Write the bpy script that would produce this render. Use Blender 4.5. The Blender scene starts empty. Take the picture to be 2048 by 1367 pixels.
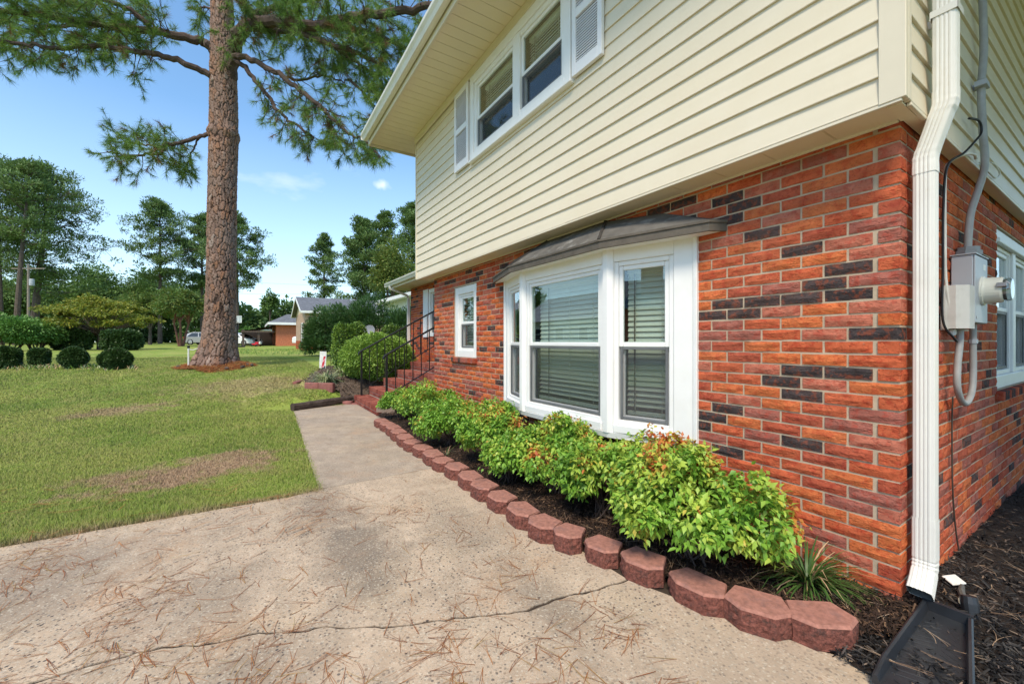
import bpy, math, random
import numpy as np
from mathutils import Vector, Matrix, Euler, noise as mnoise
rad = math.radians
random.seed(7)
RNG = np.random.default_rng(11)
S = bpy.context.scene
COL = S.collection

# ------------------------------------------------------------------ camera, sky, sun, exposure
FPX = 825.0                                   # focal length in pixels of a 2048 wide picture
TH = math.atan2(526, 825)
FW = (-math.cos(TH), math.sin(TH)); RT = (math.sin(TH), math.cos(TH))
EYE = (0.656, -2.602, 1.278)
cd = bpy.data.cameras.new('camera'); cam = bpy.data.objects.new('camera', cd); COL.objects.link(cam)
cam.location = EYE
cam.rotation_euler = (rad(90), 0, math.atan2(FW[1], FW[0]) - rad(90))
cd.sensor_width = 36; cd.lens = 36 * FPX / 2048; cd.clip_end = 3000; cd.clip_start = 0.05
S.camera = cam
S.view_settings.view_transform = 'Standard'; S.view_settings.look = 'None'
S.view_settings.gamma = 1; S.view_settings.use_curve_mapping = False
S.view_settings.exposure = 0.92

SUN_EL, SUN_AZ = rad(54), rad(-48)            # elevation; direction towards the sun in the xy plane, from +x
W = bpy.data.worlds.new('World'); S.world = W; W.use_nodes = True
wn, wl = W.node_tree.nodes, W.node_tree.links
wn.clear()
wo = wn.new('ShaderNodeOutputWorld'); bg = wn.new('ShaderNodeBackground'); sky = wn.new('ShaderNodeTexSky')
sky.sky_type = 'NISHITA'; sky.sun_disc = False; sky.sun_elevation = SUN_EL
sky.sun_rotation = rad(90) - SUN_AZ; sky.altitude = 50; sky.air_density = 1.0; sky.dust_density = 0.6; sky.ozone_density = 1.6
bg.inputs['Strength'].default_value = 0.13
# thin high cloud: a few soft puffs, whiter towards the horizon
tc = wn.new('ShaderNodeTexCoord'); sx = wn.new('ShaderNodeSeparateXYZ'); wl.new(tc.outputs['Generated'], sx.inputs[0])
def wmath(op, a, b=None, c=None):
    n = wn.new('ShaderNodeMath'); n.operation = op
    for i, v in enumerate((a, b, c)):
        if v is None: continue
        if isinstance(v, (int, float)): n.inputs[i].default_value = v
        else: wl.new(v, n.inputs[i])
    return n.outputs[0]
zc = wmath('MAXIMUM', sx.outputs[2], 0.02)
den = wmath('ADD', zc, 0.12)
cv = wn.new('ShaderNodeCombineXYZ')
wl.new(wmath('DIVIDE', sx.outputs[0], den), cv.inputs[0]); wl.new(wmath('DIVIDE', sx.outputs[1], den), cv.inputs[1])
cn = wn.new('ShaderNodeTexNoise'); cn.inputs['Scale'].default_value = 1.1; cn.inputs['Detail'].default_value = 6
cn.inputs['Roughness'].default_value = 0.52
wl.new(cv.outputs[0], cn.inputs['Vector'])
cr = wn.new('ShaderNodeValToRGB'); cr.color_ramp.elements[0].position = 0.60; cr.color_ramp.elements[1].position = 0.80
cr.color_ramp.elements[0].color = (0, 0, 0, 1); cr.color_ramp.elements[1].color = (.75, .75, .75, 1)
wl.new(cn.outputs['Fac'], cr.inputs[0])
hz = wn.new('ShaderNodeMapRange'); hz.inputs[1].default_value = 0.0; hz.inputs[2].default_value = 0.42
hz.inputs[3].default_value = 0.44; hz.inputs[4].default_value = 0.0
wl.new(sx.outputs[2], hz.inputs[0])
pd = Vector((FW[0]-259/825*RT[0], FW[1]-259/825*RT[1], 313/825)).normalized()
sq = wn.new('ShaderNodeVectorMath'); sq.operation = 'MULTIPLY'; sq.inputs[1].default_value = (1, 1, 2.0); wl.new(tc.outputs['Generated'], sq.inputs[0])
vd = wn.new('ShaderNodeVectorMath'); vd.operation = 'DISTANCE'; vd.inputs[1].default_value = (pd.x, pd.y, pd.z*2); wl.new(sq.outputs[0], vd.inputs[0])
pn_ = wn.new('ShaderNodeTexNoise'); pn_.inputs['Scale'].default_value = 32; pn_.inputs['Detail'].default_value = 5; wl.new(tc.outputs['Generated'], pn_.inputs['Vector'])
puff = wmath('ADD', wmath('SUBTRACT', 1.0, wmath('DIVIDE', vd.outputs['Value'], .034)), wmath('MULTIPLY', wmath('SUBTRACT', pn_.outputs['Fac'], .5), 1.6))
pr_ = wn.new('ShaderNodeValToRGB'); pr_.color_ramp.elements[0].position = .28; pr_.color_ramp.elements[1].position = .95; pr_.color_ramp.elements[1].color = (.7, .7, .7, 1); wl.new(puff, pr_.inputs[0])
fac = wmath('MAXIMUM', wmath('MAXIMUM', cr.outputs[0], pr_.outputs[0]), hz.outputs[0])
mx = wn.new('ShaderNodeMixRGB'); mx.inputs[2].default_value = (4.9, 5.3, 5.9, 1)
tint = wn.new('ShaderNodeMixRGB'); tint.blend_type = 'MULTIPLY'; tint.inputs[0].default_value = 1; tint.inputs[2].default_value = (.88, 1.08, 1.12, 1)
wl.new(sky.outputs[0], tint.inputs[1]); wl.new(fac, mx.inputs[0]); wl.new(tint.outputs[0], mx.inputs[1]); wl.new(mx.outputs[0], bg.inputs[0]); wl.new(bg.outputs[0], wo.inputs[0])

sd = bpy.data.lights.new('sun', 'SUN'); sun = bpy.data.objects.new('sun', sd); COL.objects.link(sun)
sd.energy = 2.3; sd.angle = rad(16); sd.color = (1, .88, .70)
sdir = Vector((math.cos(SUN_EL) * math.cos(SUN_AZ), math.cos(SUN_EL) * math.sin(SUN_AZ), math.sin(SUN_EL)))
sun.rotation_euler = (-sdir).to_track_quat('-Z', 'Y').to_euler(); sun.location = (0, -10, 30)

# ------------------------------------------------------------------ measuring helpers
def at(px, py, d):
    l = (px - 1024) / FPX * d
    return Vector((EYE[0] + d * FW[0] + l * RT[0], EYE[1] + d * FW[1] + l * RT[1], EYE[2] - (py - 683) / FPX * d))
def gnd(px, py, z=0.0): return at(px, py, FPX * (EYE[2] - z) / (py - 683))
def depth(x, y): return (x - EYE[0]) * FW[0] + (y - EYE[1]) * FW[1]
def sstep(a, b, v):
    t = np.clip((v - a) / (b - a), 0, 1); return t * t * (3 - 2 * t)
HD = np.array([-50, 5.5, 7.7, 9, 11.5, 14, 20, 35, 50, 80, 200, 1500.]); HZ = np.array([0, 0, .13, .3, .55, .62, .70, .75, .9, 1.05, 1.2, 1.2])
def hgt(x, y):
    x = np.asarray(x, float); y = np.asarray(y, float)
    d = depth(x, y)
    w = np.maximum(sstep(0, 1.6, -2.0 - y), sstep(0, 0.35, -8.17 - .46*(np.clip(y, -1.92, 3)+1.92) - x) * np.maximum(sstep(-3.3, -1.95, y), sstep(0, 1.5, -8.6 - x)))
    mound = 0.1 * np.exp(-((x - TREE[0]) ** 2 + (y - TREE[1]) ** 2) / 1.6)
    z = -0.012 + np.interp(d, HD, HZ) * w + mound
    return z + sstep(.01, .12, z) * .02 * np.sin(x*1.7) * np.sin(y*1.3+.7)
_t = at(436, 725, 11.5); TREE = (_t.x, _t.y)
def H(x, y): return float(hgt(x, y))

# ------------------------------------------------------------------ mesh helpers
class MB:
    def __init__(s, M=None): s.v = []; s.f = []; s.m = []; s.M = M
    def add(s, vs, fs, mi=0):
        o = len(s.v)
        if s.M is not None: vs = [s.M @ Vector(v) for v in vs]
        s.v += [tuple(v) for v in vs]
        for f in fs: s.f.append(tuple(i + o for i in f)); s.m.append(mi)
        return s
    def box(s, a, b, mi=0):
        x0, y0, z0 = a; x1, y1, z1 = b
        return s.add([(x0,y0,z0),(x1,y0,z0),(x1,y1,z0),(x0,y1,z0),(x0,y0,z1),(x1,y0,z1),(x1,y1,z1),(x0,y1,z1)],
                     [(0,3,2,1),(4,5,6,7),(0,1,5,4),(1,2,6,5),(2,3,7,6),(3,0,4,7)], mi)
    def bbox(s, a, b, r=.004, mi=0):                    # box with chamfered edges (along all vertical + top edges)
        x0,y0,z0 = a; x1,y1,z1 = b
        def ring(i, z): return [(x0+i,y0,z) if 0 else (x0+r+i,y0+i,z),(x1-r-i,y0+i,z),(x1-i,y0+r+i,z),(x1-i,y1-r-i,z),(x1-r-i,y1-i,z),(x0+r+i,y1-i,z),(x0+i,y1-r-i,z),(x0+i,y0+r+i,z)]
        v = ring(r, z0) + ring(0, z0+r) + ring(0, z1-r) + ring(r, z1)
        f = [tuple(range(7,-1,-1)), tuple(range(24,32))]
        for k in range(3):
            for j in range(8): f.append((k*8+j, k*8+(j+1)%8, k*8+8+(j+1)%8, k*8+8+j))
        return s.add(v, f, mi)
    def prism(s, poly, p0, p1, ax, up, mi=0):           # 2-D polygon (a, b) in axes ax/up swept from p0 to p1
        p0, p1, ax, up = Vector(p0), Vector(p1), Vector(ax), Vector(up); n = len(poly)
        v = [p0 + ax*a + up*b for a, b in poly] + [p1 + ax*a + up*b for a, b in poly]
        f = [tuple(range(n-1,-1,-1)), tuple(range(n, 2*n))] + [(i,(i+1)%n,n+(i+1)%n,n+i) for i in range(n)]
        return s.add(v, f, mi)
    def tube(s, pts, r, n=8, mi=0, cap=True, up=None):
        pts = [Vector(p) for p in pts]; m = len(pts)
        if not isinstance(r, (list, tuple)): r = [r]*m
        v = []; prev = None
        for i, p in enumerate(pts):
            t = (pts[min(i+1,m-1)] - pts[max(i-1,0)]).normalized()
            if prev is None:
                a = Vector((0,0,1)) if abs(t.z) < .9 else Vector((1,0,0))
                u = t.cross(a).normalized()
            else:
                u = (prev - t*prev.dot(t)).normalized()
            prev = u; w = t.cross(u)
            for k in range(n):
                an = 2*math.pi*k/n; v.append(p + (u*math.cos(an) + w*math.sin(an))*r[i])
        f = [(i*n+k, i*n+(k+1)%n, (i+1)*n+(k+1)%n, (i+1)*n+k) for i in range(m-1) for k in range(n)]
        if cap: f += [tuple(range(n-1,-1,-1)), tuple(range((m-1)*n, m*n))]
        return s.add(v, f, mi)
    def bar(s, p, q, w, h=None, mi=0, up=(0,0,1)):
        h = h or w; p, q = Vector(p), Vector(q); t = (q-p).normalized(); u = t.cross(Vector(up))
        if u.length < 1e-4: u = t.cross(Vector((1,0,0)))
        u.normalize(); wv = u.cross(t).normalized()
        return s.prism([(-w/2,-h/2),(w/2,-h/2),(w/2,h/2),(-w/2,h/2)], p, q, u, wv, mi)
    def lathe(s, prof, c, n=16, axis=(0,0,1), mi=0):
        c = Vector(c); ax = Vector(axis).normalized(); a = Vector((1,0,0)) if abs(ax.x) < .9 else Vector((0,1,0))
        u = ax.cross(a).normalized(); w = ax.cross(u); v = []
        for r, z in prof:
            for k in range(n):
                an = 2*math.pi*k/n; v.append(c + ax*z + (u*math.cos(an)+w*math.sin(an))*max(r,1e-4))
        m = len(prof)
        f = [(i*n+k, i*n+(k+1)%n, (i+1)*n+(k+1)%n, (i+1)*n+k) for i in range(m-1) for k in range(n)]
        f += [tuple(range(n-1,-1,-1)), tuple(range((m-1)*n, m*n))]
        return s.add(v, f, mi)
    def build(s, name, mats, parent=None, smooth=False, kind=None):
        me = bpy.data.meshes.new(name); me.from_pydata(s.v, [], s.f)
        for m in (mats if isinstance(mats, (list, tuple)) else [mats]): me.materials.append(m)
        if any(s.m): me.polygons.foreach_set('material_index', s.m)
        if smooth: me.polygons.foreach_set('use_smooth', [True]*len(me.polygons))
        me.update()
        return link(name, me, parent, kind)
def link(name, me, parent=None, kind=None):
    o = bpy.data.objects.new(name, me); COL.objects.link(o)
    if parent is not None: o.parent = parent; o.matrix_parent_inverse = inv(parent)
    if kind: o['kind'] = kind
    return o
def wmat(o):
    m = o.matrix_basis.copy()
    return m if o.parent is None else wmat(o.parent) @ o.matrix_parent_inverse @ m
def inv(p): return wmat(p).inverted()
def npmesh(name, V, F, mats, mi=None, parent=None, kind=None, smooth=False, attrs=None):
    V = np.asarray(V, np.float32); F = np.asarray(F, np.int32); k = F.shape[1]
    me = bpy.data.meshes.new(name)
    me.vertices.add(len(V)); me.vertices.foreach_set('co', V.ravel())
    me.loops.add(F.size); me.loops.foreach_set('vertex_index', F.ravel())
    me.polygons.add(len(F)); me.polygons.foreach_set('loop_start', np.arange(0, F.size, k, dtype=np.int32))
    if smooth: me.polygons.foreach_set('use_smooth', np.ones(len(F), bool))
    for m in (mats if isinstance(mats, (list, tuple)) else [mats]): me.materials.append(m)
    if mi is not None: me.polygons.foreach_set('material_index', np.asarray(mi, np.int32))
    for an, val in (attrs or {}).items():
        a = me.attributes.new(an, 'FLOAT', 'POINT'); a.data.foreach_set('value', np.asarray(val, np.float32))
    me.update(calc_edges=True); me.validate()
    return link(name, me, parent, kind)
def tag(o, label, cat, group=None, kind=None):
    o['label'] = label; o['category'] = cat
    if group: o['group'] = group
    if kind: o['kind'] = kind
    return o
def thing(name, loc, label, cat, group=None):
    o = bpy.data.objects.new(name, None); o.empty_display_size = .2; COL.objects.link(o); o.location = loc
    return tag(o, label, cat, group)
def struct(o, label=None):
    o['kind'] = 'structure'
    if label: o['label'] = label
    return o

# ------------------------------------------------------------------ materials
class NT:
    def __init__(s, name):
        s.m = bpy.data.materials.new(name); s.m.use_nodes = True; s.n = s.m.node_tree.nodes; s.l = s.m.node_tree.links
        s.p = s.n['Principled BSDF']; s.out = s.n['Material Output']
    def new(s, t, **kw):
        n = s.n.new(t)
        for k, v in kw.items(): setattr(n, k, v)
        return n
    def math(s, op, a, b=None, c=None, clamp=False):
        n = s.new('ShaderNodeMath', operation=op); n.use_clamp = clamp
        for i, v in enumerate((a, b, c)):
            if v is None: continue
            if isinstance(v, (int, float)): n.inputs[i].default_value = v
            else: s.l.new(v, n.inputs[i])
        return n.outputs[0]
    def pos(s):
        if not hasattr(s, '_p'): s._p = s.new('ShaderNodeNewGeometry')
        return s._p.outputs['Position']
    def isl(s): s.pos(); return s._p.outputs['Random Per Island']
    def scaled(s, sc):
        n = s.new('ShaderNodeMapping'); n.inputs['Scale'].default_value = sc; s.l.new(s.pos(), n.inputs[0]); return n.outputs[0]
    def noise(s, sc, det=4, rough=.55, vec=None):
        n = s.new('ShaderNodeTexNoise'); n.inputs['Scale'].default_value = sc; n.inputs['Detail'].default_value = det
        n.inputs['Roughness'].default_value = rough; s.l.new(vec or s.pos(), n.inputs['Vector']); return n.outputs['Fac']
    def ramp(s, f, stops, interp='LINEAR'):
        n = s.new('ShaderNodeValToRGB'); e = n.color_ramp.elements; n.color_ramp.interpolation = interp
        while len(e) < len(stops): e.new(.5)
        for i, (p, c) in enumerate(stops):
            e[i].position = p; e[i].color = (c, c, c, 1) if isinstance(c, (int, float)) else (*c, 1)
        s.l.new(f, n.inputs[0]); return n.outputs[0]
    def mix(s, f, a, b, mode='MIX'):
        n = s.new('ShaderNodeMixRGB', blend_type=mode)
        for i, v in enumerate((f, a, b)):
            if isinstance(v, (int, float)): n.inputs[i].default_value = v if i == 0 else (v, v, v, 1)
            elif isinstance(v, tuple): n.inputs[i].default_value = (*v, 1)
            else: s.l.new(v, n.inputs[i])
        return n.outputs[0]
    def color(s, c): s.l.new(c, s.p.inputs['Base Color'])
    def bump(s, h, st=.3, dist=.01):
        n = s.new('ShaderNodeBump'); n.inputs['Strength'].default_value = st; n.inputs['Distance'].default_value = dist
        s.l.new(h, n.inputs['Height']); s.l.new(n.outputs[0], s.p.inputs['Normal'])
    def set(s, rough=.7, spec=.4, metal=0):
        s.p.inputs['Roughness'].default_value = rough; s.p.inputs['Specular IOR Level'].default_value = spec
        s.p.inputs['Metallic'].default_value = metal; return s
def mul(c, k): return tuple(min(1, v*k) for v in c)
def M(name, c, rough=.7, var=.18, sc=6, bump=0, bsc=80, metal=0, spec=.4, dist=.004, dirt=None, dsc=2.5, damt=.5):
    t = NT(name).set(rough, spec, metal)
    col = t.ramp(t.noise(sc, 6, .6), [(.3, mul(c, 1-var)), (.7, mul(c, 1+var))])
    if dirt: col = t.mix(t.ramp(t.noise(dsc, 8, .68), [(.52, 0.0), (.72, damt)]), col, dirt)
    t.color(col)
    if bump: t.bump(t.noise(bsc, 5, .65), bump, dist)
    return t.m
def LEAF(name, c1, c2, rough=.5, trans=.25, c3=None):
    t = NT(name).set(rough, .35)
    st = [(0, c1), (.75, c2)] + ([(1.0, c3)] if c3 else [])
    col = t.ramp(t.isl(), st)
    col = t.mix(t.ramp(t.noise(2.2, 3), [(.35, 0.0), (.7, .45)]), col, mul(c2, 1.25))
    t.color(col)
    tr = t.new('ShaderNodeBsdfTranslucent'); t.l.new(col, tr.inputs[0])
    ms = t.new('ShaderNodeMixShader'); ms.inputs[0].default_value = trans
    t.l.new(t.p.outputs[0], ms.inputs[1]); t.l.new(tr.outputs[0], ms.inputs[2]); t.l.new(ms.outputs[0], t.out.inputs[0])
    return t.m
def BRICK(name, c, spots=None, amt=.5, var=.25):
    t = NT(name).set(.92, .06)
    n1 = t.noise(9, 5, .6); col = t.ramp(n1, [(.3, mul(c, 1-var)), (.7, mul(c, 1+var))])
    if spots: col = t.mix(t.ramp(t.noise(26, 5, .6), [(.5, 0.0), (.6, amt)]), col, spots)
    col = t.mix(t.ramp(t.noise(95, 4, .75), [(.56, 0.0), (.68, .7)]), col, mul(c, .30)); col = t.mix(t.ramp(t.noise(60, 4, .8), [(.62, 0.0), (.72, .35)]), col, (.50, .40, .32))
    col = t.mix(t.ramp(t.noise(1.1, 3), [(.45, 0.0), (.8, .25)]), col, (.30, .16, .12))
    t.color(col); h = t.math('ADD', t.math('ADD', t.noise(70, 5, .75), t.math('MULTIPLY', t.noise(22, 3), 1.6)), t.ramp(t.noise(1.0, 4, .6, t.scaled((14, 14, 34))), [(.44, 0.0), (.5, .9)]))
    t.bump(h, .55, .006); return t.m
MBR = [BRICK('brick_orange', (.58, .155, .055), (.42, .05, .022)), BRICK('brick_red', (.51, .115, .050), (.36, .035, .02)),
       BRICK('brick_maroon', (.34, .115, .085), (.38, .05, .03), .5), BRICK('brick_dark_red', (.42, .092, .048), (.28, .03, .022)),
       BRICK('brick_charcoal', (.060, .047, .047), (.24, .065, .035), .7, .35), BRICK('brick_rose', (.47, .15, .095), (.38, .05, .03))]
MORTAR = M('mortar', (.48, .375, .265), .95, .14, 12, .5, 240, dist=.004)
t = NT('cream_vinyl').set(.45, .35); c = t.ramp(t.noise(2.5, 4), [(.3, (.69, .60, .445)), (.7, (.715, .635, .49))])
c = t.mix(t.ramp(t.noise(1.0, 6, .68, t.scaled((7, 7, .8))), [(.5, 0.0), (.75, .38)]), c, (.66, .58, .43)); c = t.mix(t.ramp(t.noise(55, 4, .75), [(.66, 0.0), (.74, .4)]), c, (.52, .45, .33))
t.color(c); t.bump(t.math('ADD', t.noise(1.0, 2, .5, t.scaled((1.2, 1.2, 9))), t.math('MULTIPLY', t.noise(60, 3), .08)), .25, .012); SIDING = t.m
SOFFIT = M('cream_soffit', (.76, .66, .47), .5, .03, 3)
TRIMW = M('white_trim', (.80, .79, .77), .42, .03, 5, dirt=(.70, .68, .62), dsc=3, damt=.3)
TRIMC = M('cream_trim', (.70, .62, .475), .42, .03, 4)
GUTW = M('gutter_white', (.74, .72, .66), .38, .04, 4, dirt=(.55, .50, .40), dsc=2.2, damt=.45)
SHUT = M('shutter_white', (.78, .77, .78), .5, .04, 6)
BLACK = M('black_iron', (.012, .012, .013), .4, .2, 10)
BLIND = M('blind_white', (.80, .78, .72), .5, .03, 5)
CORD = M('blind_tape', (.10, .08, .06), .8)
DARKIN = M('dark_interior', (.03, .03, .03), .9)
SCREEN = M('insect_screen', (.05, .055, .06), .7, .1, 20)
SCRFR = M('screen_frame', (.13, .135, .14), .5)
BRONZE = M('roof_brown', (.105, .095, .082), .75, .25, 9, .3, 60, dirt=(.42, .41, .38), dsc=7, damt=.55)
BRONZE2 = M('fascia_brown', (.105, .086, .066), .7, .25, 14, .3, 80)
SHING = M('shingle_grey', (.13, .135, .15), .9, .35, 5, .5, 30)
SHINGB = M('shingle_brown', (.10, .07, .055), .9, .3, 5)
GREYMET = M('meter_grey', (.42, .44, .47), .45, .05, 6, spec=.5)
PHONEB = M('phone_box_grey', (.58, .56, .52), .55, .08, 7, dirt=(.40, .37, .33), dsc=9, damt=.6)
METERW = M('meter_cream', (.72, .70, .60), .4, .03)
CABLEG = M('cable_grey', (.34, .34, .33), .55, .12, 14)
CABLEW = M('cable_white', (.66, .64, .58), .5)
BPLAST = M('black_plastic', (.022, .024, .028), .42, .25, 10, .05, 40, spec=.5)
WPLAST = M('white_plastic', (.74, .72, .68), .5)
GREYPL = M('dull_plastic', (.10, .095, .085), .7, .3, 20)
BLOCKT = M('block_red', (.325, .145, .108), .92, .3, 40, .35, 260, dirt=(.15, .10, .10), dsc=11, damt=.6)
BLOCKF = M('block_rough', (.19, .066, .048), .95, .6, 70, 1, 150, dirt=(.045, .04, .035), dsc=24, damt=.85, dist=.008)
SCALLOP = M('scallop_red', (.26, .10, .085), .92, .25, 9, .3, 120, dirt=(.12, .09, .08), dsc=8, damt=.6)
TIMBER = M('weathered_timber', (.055, .036, .028), .92, .5, 14, .8, 50, dirt=(.14, .11, .09), dsc=6, damt=.6, dist=.008)
STEEL = M('rim_steel', (.45, .45, .46), .35, .08, metal=.6)
TYRE = M('tyre_rubber', (.02, .02, .02), .85)
def PAINT(name, c, met=.0):
    t = NT(name).set(.28, .5, met); t.color(t.ramp(t.noise(3), [(.3, mul(c, .94)), (.7, mul(c, 1.04))])); t.p.inputs['Coat Weight'].default_value = .5; return t.m
def GLASS(name, tint=(.86, .92, .89), refl=.115):
    t = NT(name); tr = t.new('ShaderNodeBsdfTransparent'); tr.inputs[0].default_value = (*tint, 1)
    gl = t.new('ShaderNodeBsdfGlossy'); gl.inputs['Roughness'].default_value = .015; gl.inputs[0].default_value = (.95, .97, 1, 1)
    fr = t.new('ShaderNodeLayerWeight'); fr.inputs[0].default_value = .5
    f = t.math('ADD', t.math('MULTIPLY', t.math('POWER', fr.outputs['Facing'], 4.0), .9), refl, clamp=True)
    ms = t.new('ShaderNodeMixShader'); t.l.new(f, ms.inputs[0]); t.l.new(tr.outputs[0], ms.inputs[1]); t.l.new(gl.outputs[0], ms.inputs[2])
    t.l.new(ms.outputs[0], t.out.inputs[0]); return t.m
PANE = GLASS('window_glass')
t = NT('screen_mesh').set(.8, .2); t.p.inputs['Base Color'].default_value = (.07, .075, .08, 1)
tr = t.new('ShaderNodeBsdfTransparent'); ms = t.new('ShaderNodeMixShader'); ms.inputs[0].default_value = .24
t.l.new(tr.outputs[0], ms.inputs[1]); t.l.new(t.p.outputs[0], ms.inputs[2]); t.l.new(ms.outputs[0], t.out.inputs[0]); SCREENM = t.m
t = NT('car_glass').set(.08, .6); t.color(t.ramp(t.noise(3), [(0, (.02, .025, .03)), (1, (.03, .035, .04))])); CARGL = t.m

def lawn_colour(t, blades):
    n1 = t.noise(.45, 4, .6); n2 = t.noise(2.6, 5, .65); n3 = t.noise(13, 3, .6)
    g = t.ramp(n1, [(.34, (.14, .235, .034)), (.5, (.26, .335, .06)), (.66, (.40, .40, .11))])
    g = t.mix(t.ramp(n2, [(.48, 0.0), (.68, .75)]), g, (.36, .32, .115))
    g = t.mix(t.ramp(n3, [(.45, 0.0), (.75, .4)]), g, (.10, .19, .026))
    bare = None
    for (px, py, z, rx, ry, ang, amt) in ((395, 935, 0.02, .55, 1.0, 0.35, 1.0), (250, 945, 0.02, .35, .55, 0.3, .75), (235, 817, .12, .55, .9, .2, .75), (440, 905, .04, .3, .5, .3, .9), (500, 770, .3, 1.2, 1.6, 0, .55), (560, 770, .3, .8, 1.0, 0, .5)):
        c = gnd(px, py, z)
        mp = t.new('ShaderNodeMapping', vector_type='TEXTURE'); mp.inputs['Location'].default_value = (c.x, c.y, 0)
        mp.inputs['Rotation'].default_value = (0, 0, ang); mp.inputs['Scale'].default_value = (rx, ry, 1e6)
        t.l.new(t.pos(), mp.inputs[0]); ln = t.new('ShaderNodeVectorMath', operation='LENGTH'); t.l.new(mp.outputs[0], ln.inputs[0])
        v = t.math('ADD', ln.outputs['Value'], t.math('MULTIPLY', t.math('SUBTRACT', t.noise(4.2, 6, .75), .5), 3.6))
        f = t.ramp(v, [(.45, amt), (1.0, 0.0)]); bare = f if bare is None else t.math('MAXIMUM', bare, f)
    sepx = t.new('ShaderNodeSeparateXYZ'); t.l.new(t.pos(), sepx.inputs[0])
    ed = t.math('ADD', t.math('ABSOLUTE', t.math('ADD', sepx.outputs[0], 3.22)), t.math('MULTIPLY', t.noise(6, 5, .7), .22))
    bare = t.math('MAXIMUM', bare, t.ramp(ed, [(.10, .85), (.22, 0.0)]))
    t.lawn_bare = bare
    if blades: g = t.mix(.45, g, t.ramp(t.isl(), [(0, (.13, .215, .030)), (.45, (.29, .38, .068)), (.75, (.46, .44, .14)), (1, (.54, .44, .23))]))
    g = t.mix(bare, g, t.ramp(t.noise(40, 3), [(.35, (.30, .19, .115)), (.65, (.56, .40, .26))]))
    return g
t = NT('lawn').set(.95, .1); c = lawn_colour(t, False)
c = t.mix(t.ramp(t.noise(45, 4, .7), [(.42, 0.0), (.66, .55)]), c, (.10, .12, .035))
t.color(c); t.bump(t.noise(60, 4, .7), .5, .02); LAWN = t.m
t = NT('grass_blades').set(.6, .25); c = lawn_colour(t, True); t.color(c)
va = t.new('ShaderNodeVectorMath', operation='ADD'); va.inputs[1].default_value = (0, 0, 1.6); t.l.new(t._p.outputs['Normal'], va.inputs[0]); vn = t.new('ShaderNodeVectorMath', operation='NORMALIZE'); t.l.new(va.outputs[0], vn.inputs[0]); t.l.new(vn.outputs[0], t.p.inputs['Normal'])
tr = t.new('ShaderNodeBsdfTranslucent'); t.l.new(c, tr.inputs[0]); ms = t.new('ShaderNodeMixShader'); ms.inputs[0].default_value = .3
t.l.new(t.p.outputs[0], ms.inputs[1]); t.l.new(tr.outputs[0], ms.inputs[2]); t.l.new(ms.outputs[0], t.out.inputs[0]); GRASS = t.m

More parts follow.
